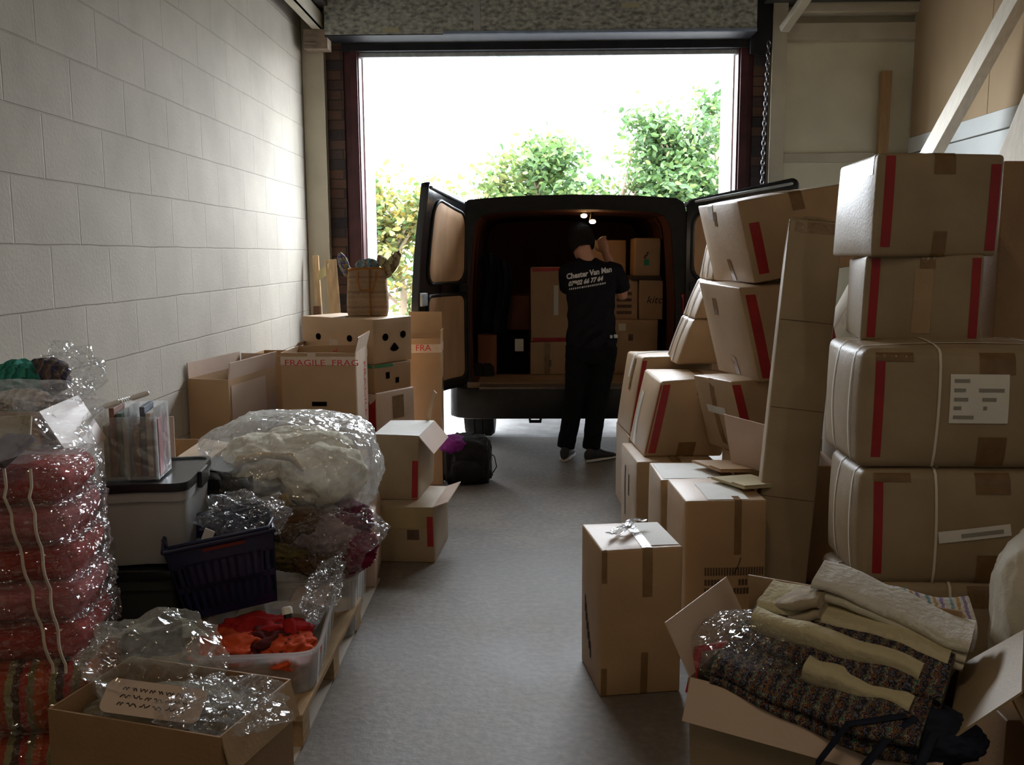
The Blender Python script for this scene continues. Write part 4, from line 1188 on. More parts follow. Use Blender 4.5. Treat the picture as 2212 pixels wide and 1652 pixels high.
for i, (x, y, z, r, k, lab) in enumerate(((-.99, 2.86, .235, (.11, .10, .035), 0, 'orange-red folded cloth at the left of the red tub'), (-.86, 2.90, .23, (.10, .10, .04), 2, 'wine dark cloth in the middle of the red tub'), (-.79, 2.86, .225, (.08, .10, .04), 0, 'orange-red cloth at the right end of the red tub'), (-.93, 2.98, .225, (.15, .10, .05), 1, 'deep red cloth under the front of the blue basket'), (-.90, 2.86, .165, (.16, .11, .04), 3, 'dusky pink cloth at the bottom of the red tub'))):
    m = MB(); m.add(*blob((x, y, z), r, seed=i + 80, amp=.40, sc=2.3, kind='crumple', sub=5, detail=.10))
    tag(m.build('red_cloth' if k < 3 else 'pink_cloth', REDC[k], None, 180), lab, 'cloth', 'cloth in the clear tub')
bt = thing('paint_bottle', 'small red bottle with black neck and white cap poking from the red tub', 'bottle', (-.80, 2.905, .25), 0, (-20, -12))
m = MB(); m.tube([(0, 0, 0), (0, 0, .05), (0, 0, .062)], [.02, .02, .011], 14); m.build('bottle_body', REDC[1], bt, 50)
m = MB(); m.tube([(0, 0, .062), (0, 0, .075)], .014, 14); m.build('neck', BLACKP, bt, 50)
m = MB(); m.tube([(0, 0, .075), (0, 0, .095), (0, 0, .10)], [.018, .018, .012], 14); m.build('cap', PAPER, bt, 50)
m = MB(); m.grid(lambda u, v: V((-.86 + .12 * u, 3.12 + .16 * v, .285 + .012 * sin(u * 5 + v * 3))), 6, 6)
tag(m.build('pattern_sheet', REDC[3], None, 180), 'buff paper sheet lying across the tub right of the basket', 'paper')
m = MB(); m.add(*blob((-.755, 3.22, .31), (.045, .20, .06), seed=33, amp=.6, sc=2.2, kind='crumple', sub=5, detail=.12))
tag(m.build('plastic_sheet', FILM3, None, None), 'strip of crinkled clear plastic along the aisle side of the tubs', 'plastic')

# shopping basket
BLUE = mat('navy basket plastic', (.010, .014, .055), .35, .5, .15, 8)
bk = thing('shopping_basket', 'navy blue shopping basket tipped on top of the red-cloth tub', 'basket', (-1.075, 3.15, .292), 20, (4, -7))
w, d, h = .36, .27, .27
def bpnt(face, u, z, o=0.0):
    k = .84 + .16 * z / h
    if face in 'FB': return V(((2 * u - 1) * w / 2 * k, (-1 if face == 'F' else 1) * (d / 2 * k + o), z))
    return V(((-1 if face == 'L' else 1) * (w / 2 * k + o), (2 * u - 1) * d / 2 * k, z))
m = MB()
def slat(face, u0, u1, z0, z1):
    a = [bpnt(face, u, z) for z in (z0, z1) for u in (u0, u1)]; b_ = [bpnt(face, u, z, -.004) for z in (z0, z1) for u in (u0, u1)]
    m.add(a + b_, [(0, 1, 3, 2), (4, 6, 7, 5), (0, 2, 6, 4), (1, 5, 7, 3), (0, 4, 5, 1), (2, 3, 7, 6)])
for fc, n in (('F', 13), ('B', 13), ('L', 9), ('R', 9)):
    slat(fc, 0, 1, 0, .03); slat(fc, 0, 1, .105, .125); slat(fc, 0, 1, .20, .27)
    if fc == 'F': slat(fc, .12, .88, .105, .21)
    for i in range(n + 1):
        u = i / n; slat(fc, max(0, u - .22 / n), min(1, u + .22 / n), .02, .11)
        slat(fc, max(0, u - .22 / n), min(1, u + .22 / n), .115, .205)
m.mm((-w * .42, -d * .42, 0), (w * .42, d * .42, .005))
m.build('basket_body', BLUE, bk)
m = MB(); m.tube([V((x, y, h)) for x, y in ((-w / 2, -d / 2), (w / 2, -d / 2), (w / 2, d / 2), (-w / 2, d / 2), (-w / 2, -d / 2))], .010, 8); m.build('rim', BLUE, bk, 60)
for s in (-1, 1):
    m = MB(); m.tube([V((-w / 2 - .004, s * .03, h + .004)), V((-w * .45, s * (d / 2 + .004), h + .014)), V((w * .45, s * (d / 2 + .004), h + .014)), V((w / 2 + .004, s * .03, h + .004))], .006, 8); m.build('carry_handle', BLUE, bk, 60)
m = MB(); m.add([V((-.06 + .14 * i, -d / 2 - .004, .245 + .012 * j)) for j in (0, 1) for i in (0, 1)], [(0, 1, 3, 2)]); m.build('red_mark', mat('faded red mark', (.14, .02, .015), .6), bk)
m = MB(); m.add(*blob((-1.035, 3.19, .575), (.12, .095, .075), seed=21, amp=.55, sc=2.0, kind='crumple', sub=5, detail=.07))
tag(m.build('cellophane_bag', FILM3, None, None), 'crumpled clear cellophane stuffed in the blue basket', 'bag')
m = MB(); m.box((-1.12, 3.07, .545), (.035, .004, .045), Matrix.Rotation(.4, 3, 'Y')); tag(m.build('price_tag', PAPER, None), 'small white tag on the cellophane in the basket', 'tag')

# big bag of fleece and the bag below it
FLE = mat('cream fleece', (.66, .60, .46), .95, .05, .10, 6, (1, 1, 1), .4, 30, col2=(.76, .72, .60))
OCH = mat('ochre fleece', (.42, .29, .12), .95, .05, .2, 8, (1, 1, 1), .4, 30)
for i, (x, y, z, r, mm_, lab) in enumerate(((-1.13, 3.80, .63, (.19, .20, .125), FLE, 'cream fleece coil filling the left of the big clear bag'), (-.88, 3.76, .59, (.18, .19, .13), FLE, 'cream fleece bundle at the right of the big clear bag'), (-1.00, 3.90, .69, (.20, .16, .075), FLE, 'pale fleece on top inside the big clear bag'), (-.99, 3.58, .53, (.025, .02, .03), OCH, 'small ochre tuft beside the cellophane'))):
    m = MB(); m.add(*blob((x, y, z), r, seed=i + 90, amp=.16, sc=1.6, sub=5, detail=.05, dsc=6))
    tag(m.build('fleece_bundle', mm_, None, 180), lab, 'fleece', 'fleece in the big clear bag')
m = MB(); m.tube([(-1.215, 3.66, .575), (-1.205, 3.63, .63), (-1.16, 3.605, .69), (-1.06, 3.59, .715), (-.96, 3.595, .705), (-.92, 3.59, .66)], [.018, .032, .030, .018, .026, .014], 12, flat=.6, roundend=True)
tag(m.build('fleece_bundle', OCH, None, 180), 'ochre curl of fleece arching across the front of the big clear bag', 'fleece', 'fleece in the big clear bag')
m = MB(); m.add(*blob((-1.01, 3.80, .62), (.33, .28, .20), seed=14, amp=.17, sc=1.25, kind='ridge', sub=6, power=.72, detail=.045, dsc=5))
tag(m.build('plastic_bag', FILM2, None, 180), 'big clear plastic bag of cream fleece bulging above the tubs', 'bag')
PUR = [mat('plum wool', (.12, .03, .055), .95, .05, .4, 9, (1, 1, 1), .4, 30), mat('brown wool', (.10, .055, .03), .95, .05, .4, 9, (1, 1, 1), .4, 30), mat('olive wool', (.17, .13, .05), .95, .05, .4, 9, (1, 1, 1), .4, 30), mat('lilac grey wool', (.28, .21, .22), .95, .05, .3, 9, (1, 1, 1), .4, 30), mat('wine wool', (.16, .015, .04), .95, .05, .3, 9, (1, 1, 1), .4, 30)]
for i, (x, y, z, r, k, lab) in enumerate(((-.84, 3.58, .375, (.13, .10, .09), 3, 'lilac-grey wool in the lower clear bag'), (-.745, 3.60, .33, (.095, .09, .08), 4, 'wine red wool at the right of the lower clear bag'), (-.93, 3.58, .42, (.14, .09, .07), 1, 'dark brown wool under the cream fleece'), (-.94, 3.54, .33, (.11, .07, .06), 2, 'olive wool low in the lower clear bag'), (-.76, 3.64, .43, (.09, .09, .07), 0, 'plum wool at the upper right of the lower clear bag'), (-.84, 3.50, .305, (.09, .06, .045), 1, 'brown wool at the bottom of the lower clear bag'))):
    m = MB(); m.add(*blob((x, y, z), r, seed=i + 110, amp=.30, sc=2.4, kind='ridge', sub=5, detail=.10, dsc=7))
    tag(m.build('wool_bundle', PUR[k], None, 180), lab, 'wool', 'wool in the lower clear bag')
m = MB(); m.add(*blob((-.84, 3.60, .385), (.215, .17, .14), seed=17, amp=.30, sc=1.7, kind='crumple', sub=5, detail=.05))
tag(m.build('plastic_bag', FILM3, None, None), 'shiny clear bag of plum and brown wool under the fleece bag', 'bag')

# white and red carton at the far end of the pallet
c = Carton('low carton with red stripe and pale side, behind the pallet at the aisle', .34, .42, .34, (-.90, 4.22, .0065), 5, m=CARD_P, seed=33)
c.patch('F', .60, .86, 0, 1, RED, 'red_stripe'); c.patch('F', .0, .58, 0, 1, CARD_D, 'brown_front')

# wrapped bundles of red cloth at the left edge
WRAPR = [mat('folded red cloth', (.30, .035, .025), .8, .1, .3, 9, (1, 1, 6), .3, 30), mat('folded pink cloth', (.36, .10, .10), .8, .1, .3, 9, (1, 1, 6), .3, 30)]
STRO = stripe_mat('striped orange cloth', [(.40, .08, .02), (.36, .05, .02), (.26, .22, .10), (.07, .03, .02), (.34, .04, .03), (.20, .16, .08)], 9, 0, noise_amt=.15)
LT = ['lowest of the five', 'second up of the five', 'middle one of the five', 'fourth up of the five', 'topmost of the five']
for k in range(5):
    z = .392 + k * .107
    c = Carton('plastic-wrapped bundle of folded red cloth, ' + LT[k], .44, .34, .105, (-1.495 - .010 * k, 2.54 + .01 * k, z), 10 + 2 * (k % 3 - 1), m=WRAPR[k % 2], r=.045, bulge=.014, cat='bundle', name='cloth_bundle', group='wrapped red bundles', seed=50 + k, jit=.012, shear=(-.006, 0))
    vs = []
    for i in range(1):
        m = MB()
        b0 = blob((0, 0, .054), (.232, .184, .062), seed=50 + k, amp=.10, sc=2.2, kind='ridge', sub=5, power=.42, detail=.06, dsc=7)
        m.add(*b0); m.build('plastic_wrap', FILM3, c.root, None)
LT = ['lower', 'upper', 'front']
for k, (x, y, z) in enumerate(((-1.49, 2.50, .0065), (-1.48, 2.51, .197))):
    c = Carton('bundle of orange and olive striped cloth at the bottom left, %s of the two' % LT[k], .46, .36, .19, (x, y, z), 8, m=STRO, r=.06, bulge=.015, cat='bundle', name='cloth_bundle', group='striped cloth bundles', seed=60 + k, jit=.012)
    m = MB(); m.add(*blob((0, 0, .096), (.238, .19, .10), seed=66 + k, amp=.07, sc=2.0, kind='ridge', sub=5, power=.45, detail=.04, dsc=6)); m.build('plastic_wrap', FILM3, c.root, None)
TW = mat('white twine', (.55, .47, .38), .8, .2, .1, 30)
m = MB()
for x0, x1 in ((-1.40, -1.295), (-1.33, -1.262)):
    pts = []
    for i in range(25):
        f = i / 24
        z = .945 - .56 * f
        pts.append((x0 + (x1 - x0) * f, 2.372 - .014 * abs(sin((z - .405) / .107 * pi)) - (0.02 if f > .1 else 0) + .02 * (x0 + 1.4), z))
    m.tube(pts, .004, 6)
tag(m.build('twine', TW, None, 60), 'pale twine tied down the front of the red bundle stack', 'twine')
# loose bag with packets on top of the bundles
PKT = [((-1.60, 2.44, .995, .15, .10, .02, -8), (.34, .32, .30), 'grey packet in the clear bag on the red bundles'), ((-1.47, 2.50, 1.02, .14, .12, .02, 24), (.30, .24, .14), 'tan card in the clear bag on the red bundles'), ((-1.42, 2.42, .985, .10, .12, .02, -20), (.13, .10, .13), 'dark purple packet in the clear bag on the red bundles'), ((-1.53, 2.40, .965, .12, .10, .02, 40), (.52, .52, .50), 'white packet in the clear bag on the red bundles'), ((-1.62, 2.36, .96, .08, .10, .03, 10), (.16, .18, .14), 'olive packet at the left in the clear bag')]
for (x, y, z, a, b_, t_, rz), cc, lab in PKT:
    m = MB(); R = Matrix.Rotation(radians(rz), 3, 'Z') @ Matrix.Rotation(.5, 3, 'X'); m.box((x, y, z), (a, b_, t_), R)
    tag(m.build('packet', mat('pk' + lab[:9], cc, .5, .4, .2, 14), None, None, .006), lab, 'packet', 'packets in the loose clear bag')
m = MB(); m.add(*blob((-1.47, 2.48, 1.035), (.25, .18, .105), seed=5, amp=.40, sc=1.5, kind='crumple', sub=6, detail=.05, dsc=5, zmin=.946))
tag(m.build('plastic_bag', FILM, None, 25), 'loose clear bag of packets lying on the red bundle stack', 'bag')

# open carton in the near left corner
c = Carton('long open carton in the bottom left corner, printed front and black-marked flap', .52, .33, .335, (-.965, 2.32, .0065), -16, m=CARD_V, opened=True, seed=70)
for q in range(5): c.patch('F', .28 + q * .09, .33 + q * .09, .10, .42 + .1 * (q % 2), INKB, 'printed_mark')
fl = c.flap('R', .10, 165, m=CARD); c.flap_patch(fl, .30, .42, .3, .6, INK, 'ink_mark', off=.004); c.flap_patch(fl, .45, .55, .35, .7, INK, 'ink_mark', off=.004)
GREYC = mat('olive grey cloth', (.15, .125, .08), .8, .2, .3, 6, bump=.3)
m = MB(); m.add(*blob((-.98, 2.33, .27), (.22, .13, .07), seed=75, amp=.14, sc=1.8, kind='ridge', sub=5)); tag(m.build('folded_cloth', GREYC, None, 180), 'olive-grey cloth filling the corner carton', 'cloth')
m = MB(); m.add(*blob((-1.06, 2.40, .40), (.17, .12, .11), seed=76, amp=.50, sc=1.6, kind='crumple', sub=6, detail=.05, dsc=6)); tag(m.build('plastic_bag', film_mat('dim film', (.6, .55, .42), .12, .22, .1, 14), None, 25), 'clear plastic bag standing up in the corner carton', 'bag')
m = MB(); m.add(*blob((-.80, 2.22, .36), (.125, .08, .055), seed=77, amp=.65, sc=2.2, kind='crumple', sub=5, detail=.08, dsc=7)); tag(m.build('cellophane_bag', FILM3, None, None), 'bunched shiny cellophane at the right end of the corner carton', 'bag')
lb = thing('handwritten_label', 'rounded pink card label with handwriting on the corner carton bag', 'label', (-.98, 2.235, .365), -10, (42, 6))
m = MB()
pts = []
for cx, cy, a0 in ((.11, -.025, -90), (.11, .025, 0), (-.11, .025, 90), (-.11, -.025, 180)):
    for i in range(6):
        a = radians(a0 + 18 * i); pts.append(V((cx + .025 * cos(a), cy + .02 * sin(a), 0)))
m.rings([[p + V((0, 0, dz)) for p in pts] for dz in (-.002, 0)]); 
lbm = m.build('card', mat('pink card', (.60, .46, .38), .7, .2, .05), lb)
m = MB(); q_ = random.Random(4)
for ln in range(3):
    x = -.09
    while x < .08:
        w_ = q_.uniform(.012, .03)
        m.tube([V((x + w_ * f, .022 - ln * .02 + .005 * sin(f * 11 + x * 90), .001)) for f in (0, .2, .4, .6, .8, 1)], .0014, 5); x += w_ + .008
m.build('handwriting', INK, lb)

# rucksack on the floor near the van
rk = thing('rucksack', 'black rucksack with purple cloth on the floor beside the tall carton', 'rucksack', (-.435, 6.03, 0), 12)
m = MB(); m.add(*blob((0, 0, .145), (.145, .12, .155), seed=31, amp=.20, sc=1.5, kind='ridge', sub=5, power=.62, zmin=.004, detail=.05)); m.build('bag_body', mat('black nylon', (.008, .008, .010), .6, .3, .3, 20), rk, 180)
m = MB(); m.add(*blob((-.02, -.11, .10), (.10, .05, .085), seed=32, amp=.10, sc=1.6, sub=4, power=.7, zmin=.006)); m.build('front_pocket', MATS['black nylon'], rk, 180)
m = MB(); m.tube([(.12, -.02, .22), (.18, -.03, .17), (.195, -.03, .10), (.16, -.02, .04), (.12, -.02, .03)], .010, 8, flat=.4); m.tube([(.02, .0, .295), (.05, .0, .325), (.08, 0, .30)], .007, 8); m.build('shoulder_strap', MATS['black nylon'], rk, 60)
m = MB(); m.add(*blob((-.13, .03, .235), (.085, .07, .06), seed=35, amp=.25, sc=2.5, kind='ridge', sub=4)); m.v = [V((-.385, 5.93, .03)) + p for p in m.v]; tag(m.build('purple_scarf', mat('purple cloth', (.22, .02, .24), .6, .3, .2, 12), None, 180), 'purple cloth bundled over the left top of the black rucksack', 'scarf')

# ------------------------------------------------------------------ right side: stacks of cartons, far to near
c = Carton('carton low on the floor under the slumped red-striped pair, pale side to the aisle', .40, .50, .455, (.715, 4.86, 0), 3, seed=101, shear=(0, 0), m=CARD)
c.patch('L', .30, .36, .2, .8, INKB, 'printed_mark'); c.patch('L', .55, .60, .5, .75, INKB, 'printed_mark')
c.strip('x', 0, .05, .8, 2.2, TAPE)
c = Carton('further carton on the floor behind, lower far corner of the right stacks', .40, .50, .47, (.735, 5.45, 0), 3, seed=102, m=CARD)
c = Carton('front slumped carton with a red stripe, leaning right beside the aisle', .41, .44, .40, (.765, 4.94, .457), 4, seed=103, shear=(.085, .02), bulge=.018, r=.014, jit=.012)
c.strip('x', -.86, .055, .06, .95, RED, 'red_stripe'); c.strip('x', .12, .05, .80, 2.2, TAPE); c.strip('x', .12, .05, -.2, .18, TAPE)
c.patch('F', .40, .62, .02, .20, TAPE, 'tape_patch'); c.patch('F', .66, .78, .70, .86, TAPE, 'tape_patch')
c.patch('L', .25, .42, .05, .75, mat('pale tape', (.60, .56, .50), .3, .4, .08, 10), 'tape_patch')
c = Carton('back slumped carton behind the red-striped one, shiny taped edge', .42, .44, .44, (.745, 5.43, .472), 4, seed=104, shear=(.07, .02), bulge=.016, r=.014, jit=.012)
c.strip('y', 0, .05, .7, 2.0, MATS['pale tape']); c.strip('x', -.93, .03, .06, .95, RED, 'red_stripe'); c.patch('L', .60, .70, .55, .95, TAPE, 'tape_patch')
# slim cartons leaning in three tiers behind
TIER = [(.775, .905, .245, .090, 'bottom'), (.865, 1.152, .205, .085, 'middle'), (.955, 1.36, .30, .06, 'top')]
for k, (x, z, h, sh, lab) in enumerate(TIER):
    for j in range(2):
        c = Carton('slim leaning carton in the %s tier behind the slumped pair, %s one' % (lab, ['nearer', 'further'][j]), .34, .16, h, (x + .17 + .004 * j, 5.10 + .175 * j, z), 5, seed=110 + 2 * k + j, shear=(sh, 0), bulge=.010, r=.012, m=CARD, group='slim leaning cartons')
        c.strip('y', .55, .022, .06, 1.2, MATS['pale tape'], 'edge_tape')
        c.patch('L', .40, .46, .05, .95, TAPE, 'seam_tape')
        if k == 2: c.patch('F', .0, .7, .1, .95, CARD_P, 'paper_label')

# leaning tower in front: base, pale-sided, tall, topmost
c = Carton('base carton of the leaning tower, tan front behind the open flaps', .46, .46, .55, (1.17, 4.36, 0), -4, seed=120, m=CARD_W)
c = Carton('pale-sided carton low in the leaning tower, printed left face', .40, .36, .36, (1.14, 4.50, .552), 20, seed=121, shear=(-.11, 0), bulge=.012, jit=.01, m=CARD)
c.strip('x', -.88, .045, .06, .95, RED, 'red_stripe'); c.patch('L', .42, .54, .0, 1, TAPE, 'packing_tape'); c.patch('L', .25, .72, .52, .62, MATS['pale tape'], 'paper_label')
c = Carton('tall middle carton of the leaning tower with a long red stripe', .44, .44, .44, (1.205, 4.50, .915), 13, seed=122, shear=(-.115, 0), bulge=.012, jit=.01, m=CARD)
c.strip('x', -.78, .050, .04, .92, RED, 'red_stripe'); c.patch('L', .30, .40, .66, .84, TAPE, 'tape_patch'); c.patch('L', .50, .60, .0, .22, TAPE, 'tape_patch'); c.strip('x', .88, .04, .04, .95, RED, 'red_stripe')
c = Carton('topmost carton of the leaning tower, tipped up to the right', .54, .50, .375, (1.232, 4.545, 1.362 + .045), 10, (0, -9), seed=123, shear=(-.03, 0), bulge=.014, jit=.012, m=CARD)
c.strip('x', -.80, .048, .10, .72, RED, 'red_stripe'); c.strip('x', .91, .045, .25, .95, RED, 'red_stripe'); c.strip('x', .02, .06, .78, 2.1, TAPE); c.patch('L', .40, .46, .72, .90, TAPE, 'tape_patch'); c.patch('L', .52, .60, .02, .30, TAPE, 'tape_patch')
c.strip('y', .35, .06, .80, 1.3, MATS['pale tape'], 'shiny_tape')

# tall narrow carton in front of the tower
c = Carton('very tall narrow carton leaning back against the tower of cartons', .215, .12, 1.66, (.985, 3.66, .012), -6, (-12.5, 6.0), seed=130, bulge=.006, r=.010, m=CARD_D, cat='box', jit=.006)
c.patch('F', .0, 1.0, .965, .992, TAPE, 'tape_band')
q = MB(); q.add(*[(lambda v_, f_: (v_, f_))(*blob((0, 0, 1.665), (.102, .058, .014), seed=8, amp=.25, sc=2.5, sub=4))][0]); q.build('crumpled_top', CARD_D, c.root, 180)
for zz in (.30, .52, .74): c.patch('F', .02, .98, zz, zz + .0016, INKB, 'crease')

# two printed cartons and the opened one
c = Carton('carton with pale paper on top, behind the printed carton near the aisle', .34, .36, .525, (.725, 4.12, 0), 2, seed=140, m=CARD)
c.patch('T', .04, .80, .06, .90, PAPER, 'paper_sheet'); c.strip('x', .3, .03, .85, 1.1, TAPE)
c = Carton('printed carton with dark brown tape, beside the very tall narrow carton', .32, .36, .545, (.750, 3.72, 0), 4, seed=141, m=CARD_W)
c.strip('x', .28, .028, .60, 1.15, TAPE); c.patch('T', .28, .78, .04, .70, PAPER, 'paper_label')
for j, (u0, u1, v0, v1) in enumerate(((.24, .98, .445, .505),)):
    for i in range(22):
        uu = u0 + (u1 - u0) * i / 22; c.patch('F', uu, uu + .022, v0, v1, INKB, 'printed_text', n=1)
for r_, (vv, segs) in enumerate(((.37, ((.24, .44), (.66, .78), (.86, .97))), (.305, ((.24, .42), (.50, .56), (.60, .84), (.90, .97))))):
    for a_, b_ in segs:
        n_ = max(1, int((b_ - a_) / .035))
        for i in range(n_): c.patch('F', a_ + (b_ - a_) * i / n_, a_ + (b_ - a_) * (i + .75) / n_, vv, vv + .045, INKB, 'printed_text', n=1)
q = MB(); q.tube([c.fp('F', .68, .58, .003), c.fp('F', .65, .52, .003), c.fp('F', .60, .46, .003)], .0016, 5); q.build('pen_line', INK, c.root)
for i, (x, y, z, w_, d_, rz, tx, lab) in enumerate(((.865, 4.10, .552, .20, .22, 24, 5, 'tan flat card sheet lying at the back over the paper-topped carton'), (.895, 3.78, .560, .22, .20, 30, 4, 'cream-edged flat card lying on the printed carton'))):
    m = MB(); R = Matrix.Rotation(radians(rz), 3, 'Z') @ Matrix.Rotation(radians(tx), 3, 'Y'); m.box((x, y, z), (w_, d_, .010), R); m.box(V((x, y, z)) + R @ V((0, -d_ * .30, .008)), (w_ * .98, d_ * .38, .004), R)
    tag(m.build('card_sheet', [CARD_W, CARD_D][i] if i < 1 else mat('cream card', (.52, .44, .28), .8, .1, .1), None, None), lab, 'card')
m = MB(); m.box((.955, 4.04, .665), (.005, .30, .23), Matrix.Rotation(radians(24), 3, 'Z') @ Matrix.Rotation(radians(-12), 3, 'Y'))
tag(m.build('card_flap', CARD_P, None, None), 'tan card standing on edge between the tower and the printed carton', 'card')

# the lone carton in the aisle
c = Carton('lone upright carton in the aisle with clear strapping on top', .283, .30, .52, (.345, 3.165, 0), 9, seed=150, m=CARD_W, bulge=.008)
c.strip('x', .12, .034, .68, 2.3, TAPE); c.strip('x', .08, .024, -.3, .30, TAPE); c.strip('x', -.93, .02, .78, 1.02, TAPE, 'edge_tape'); c.strip('x', -.9, .02, 0, .2, TAPE, 'edge_tape')
c.patch('T', .58, .97, .08, .95, PAPER, 'paper_label')
for i in range(6): c.patch('L', .30 + .05 * i, .345 + .05 * i, .44 - .055 * i, .56 - .055 * i, INK, 'printed_mark', n=1)
m = MB(); q_ = random.Random(12)
for i in range(6):
    a = radians(-35 + q_.uniform(-14, 14)); cx, cy = .30 + .012 * i, 3.14 + .012 * i
    pts = [V((cx + t_ * cos(a) * .10 + .006 * sin(t_ * 6 + i), cy + t_ * sin(a) * -.13, .529 + .018 * abs(sin(t_ * 3.1 + i)) + .004 * i)) for t_ in [k / 8 - .5 for k in range(9)]]
    m.tube(pts, .010, 6, flat=.25)
tag(m.build('plastic_strapping', film_mat('shiny strap', (.9, .9, .9), .30, .45, .08, 40, .8), None, 60), 'shiny clear plastic strapping coiled on top of the lone aisle carton', 'strapping')

GPRINT = mat('grey print', (.30, .28, .25), .8)
# strapped bales on the right
LV = [('bottom bale of three with white straps, partly hidden by the rugs', 0), ('middle strapped bale of three with a slanted paper strip', 1), ('top strapped bale of three with a square white label', 2)]
for lab, k in LV:
    c = Carton('brown ' + lab, .80, .40, .395, (1.492 + .012 * (k == 1) - .012 * (k == 2), 3.20, .002 + .397 * k), -2, seed=160 + k, bulge=.022, r=.03, jit=.015, m=CARD_D, name='strapped_bale', cat='bale')
    c.strip('x', -.86, .030, .10, .90, RED, 'red_stripe')
    for p_, sk in ((-.40 if k else -.22, .05 if k == 2 else .01), (.40, .04)):
        c.strip('x', p_, .0085, 0, 4, STRAP, 'strap', off=.003, skew=sk / 4)
    c.strip('y', -.60, .0085, 0, 4, STRAP, 'strap', off=.003); c.strip('y', .2, .0085, 0, 4, STRAP, 'strap', off=.003)
    c.patch('F', .46, .60, .80, .99, TAPE, 'tape_patch'); c.patch('F', .47, .58, .02, .28, TAPE, 'tape_patch'); c.patch('F', .05, .20, .90, .985, TAPE, 'tape_patch')
    if k == 2:
        c.patch('F', .345, .575, .40, .80, PAPER, 'paper_label', off=.003)
        for v0, segs in ((.73, ((.36, .42),)), (.655, ((.36, .405), (.455, .555))), (.58, ((.36, .415), (.47, .525))), (.51, ((.36, .39), (.475, .49))), (.435, ((.36, .44),))):
            for a_, b_ in segs: c.patch('F', a_, b_, v0, v0 + .03, GPRINT, 'label_text', off=.004, n=1)
    if k == 1:
        c.patch('F', .31, .60, .42, .52, PAPER, 'paper_strip', off=.003, rot=.13); c.patch('F', .40, .57, .455, .49, GPRINT, 'label_text', off=.004, rot=.13)
c = Carton('red-striped carton standing on the strapped bales, lower of two', .385, .36, .285, (1.365, 3.38, 1.197), -11, seed=170, m=CARD_D, bulge=.010, r=.012, jit=.01)
c.strip('x', -.82, .028, .05, .96, RED, 'red_stripe'); c.strip('x', .86, .028, .05, .96, RED, 'red_stripe'); c.strip('x', .05, .05, .84, 2.1, TAPE); c.strip('x', .0, .06, .1, .84, CARD, 'pale_band')
c = Carton('red-striped carton at the very top of the right stack, light pale side', .42, .42, .345, (1.360, 3.40, 1.486), 0, seed=171, m=CARD_D, bulge=.012, r=.014, jit=.012, shear=(.015, 0))
c.strip('x', -.80, .032, .10, .97, RED, 'red_stripe'); c.strip('x', .86, .034, .06, .90, RED, 'red_stripe'); c.strip('x', .05, .07, .80, 2.1, TAPE); c.strip('x', .05, .045, -.1, .25, TAPE)
c.strip('y', -.75, .03, .80, 1.4, MATS['pale tape'], 'shiny_tape')
c = Carton('broad plain brown carton at the right edge behind the bales', .62, .50, 1.835, (2.06, 3.86, 0), 4, seed=172, m=CARD_V, bulge=.006)
c = Carton('carton wedged behind the leaning tower, only a dark edge and red stripe showing', .30, .40, .80, (1.62, 4.45, 0), 0, seed=173, m=CARD_D)

# open carton of folded rugs
RX, RY, RZ = .79, 2.33, -30
c = Carton('open carton full of folded rugs in the right foreground, flaps out', .60, .44, .40, (RX, RY, 0), RZ, seed=180, opened=True, m=CARD_D, jit=.015)
fl = c.flap('L', .15, 28, m=CARD_P); c.flap('F', .11, 150, m=CARD_P); c.flap('R', .20, 45, m=CARD_D, taper=.03); f2 = c.flap('B', .16, -8, m=CARD)
RUGS = [stripe_mat('rug dark', [(.03, .03, .045), (.16, .07, .04), (.03, .11, .10), (.26, .21, .13), (.04, .02, .06), (.20, .10, .03), (.015, .015, .025), (.12, .12, .16), (.02, .02, .02)], 30, 0, noise_amt=1.5, nscale=75),
        stripe_mat('rug cream', [(.52, .46, .30), (.50, .44, .29), (.54, .48, .33), (.48, .42, .28)], 10, 1, noise_amt=.6),
        stripe_mat('rug white stripes', [(.56, .53, .50), (.58, .55, .52), (.20, .32, .36), (.56, .54, .50), (.42, .26, .12), (.54, .52, .50), (.26, .20, .34)], 16, 0, noise_amt=.25),
        stripe_mat('rug pale', [(.60, .56, .50), (.55, .51, .42), (.62, .59, .54), (.20, .30, .22)], 5, 2, noise_amt=.3)]
def rug(lab, loc, w, d, h, rz, tilt, m, edge=None, group='folded rugs', layers=2, seed=1):
    t = thing('folded_rug', lab, 'rug', loc, rz, tilt, group)
    for L_ in range(layers):
        q = MB(); hh = h / layers
        def sec(f):
            sg = .012 * sin(f * 5 + seed) + .006 * sin(f * 13 + seed)
            out = []
            for i in range(24):
                a = 2 * pi * i / 24
                y = math.copysign(abs(cos(a)) ** .35, cos(a)) * d / 2 * (1 - .03 * L_); z = hh * (L_ + .5) + math.copysign(abs(sin(a)) ** .75, sin(a)) * hh * .52
                out.append(V((-w / 2 + w * f, y + sg, z + .010 * sin(f * 4 + seed * 2 + L_) + .004 * noise.noise(V((f * 9, y * 30, z * 30 + seed))))))
            return out
        q.rings([sec(f / 24) for f in range(25)])
        q.build('fold', m if L_ < layers - 1 or not edge else edge, t, 60)
    return t
rug('dark multicoloured rug at the front of the rug carton', (.72, 2.215, .385), .50, .24, .075, -33, (12, 6), RUGS[0], seed=1)
rug('dark multicoloured rug with cream edge, second in the rug carton', (.80, 2.30, .44), .50, .20, .07, -33, (14, 7), RUGS[0], None, seed=2)
rug('cream rolled edge rug lying across the dark rugs', (.765, 2.27, .485), .42, .055, .05, -34, (10, 8), RUGS[1], None, layers=1, seed=3)
rug('short cream rolled rug low at the front of the dark rugs', (.795, 2.165, .425), .25, .06, .05, -36, (14, 8), RUGS[1], None, layers=1, seed=4)
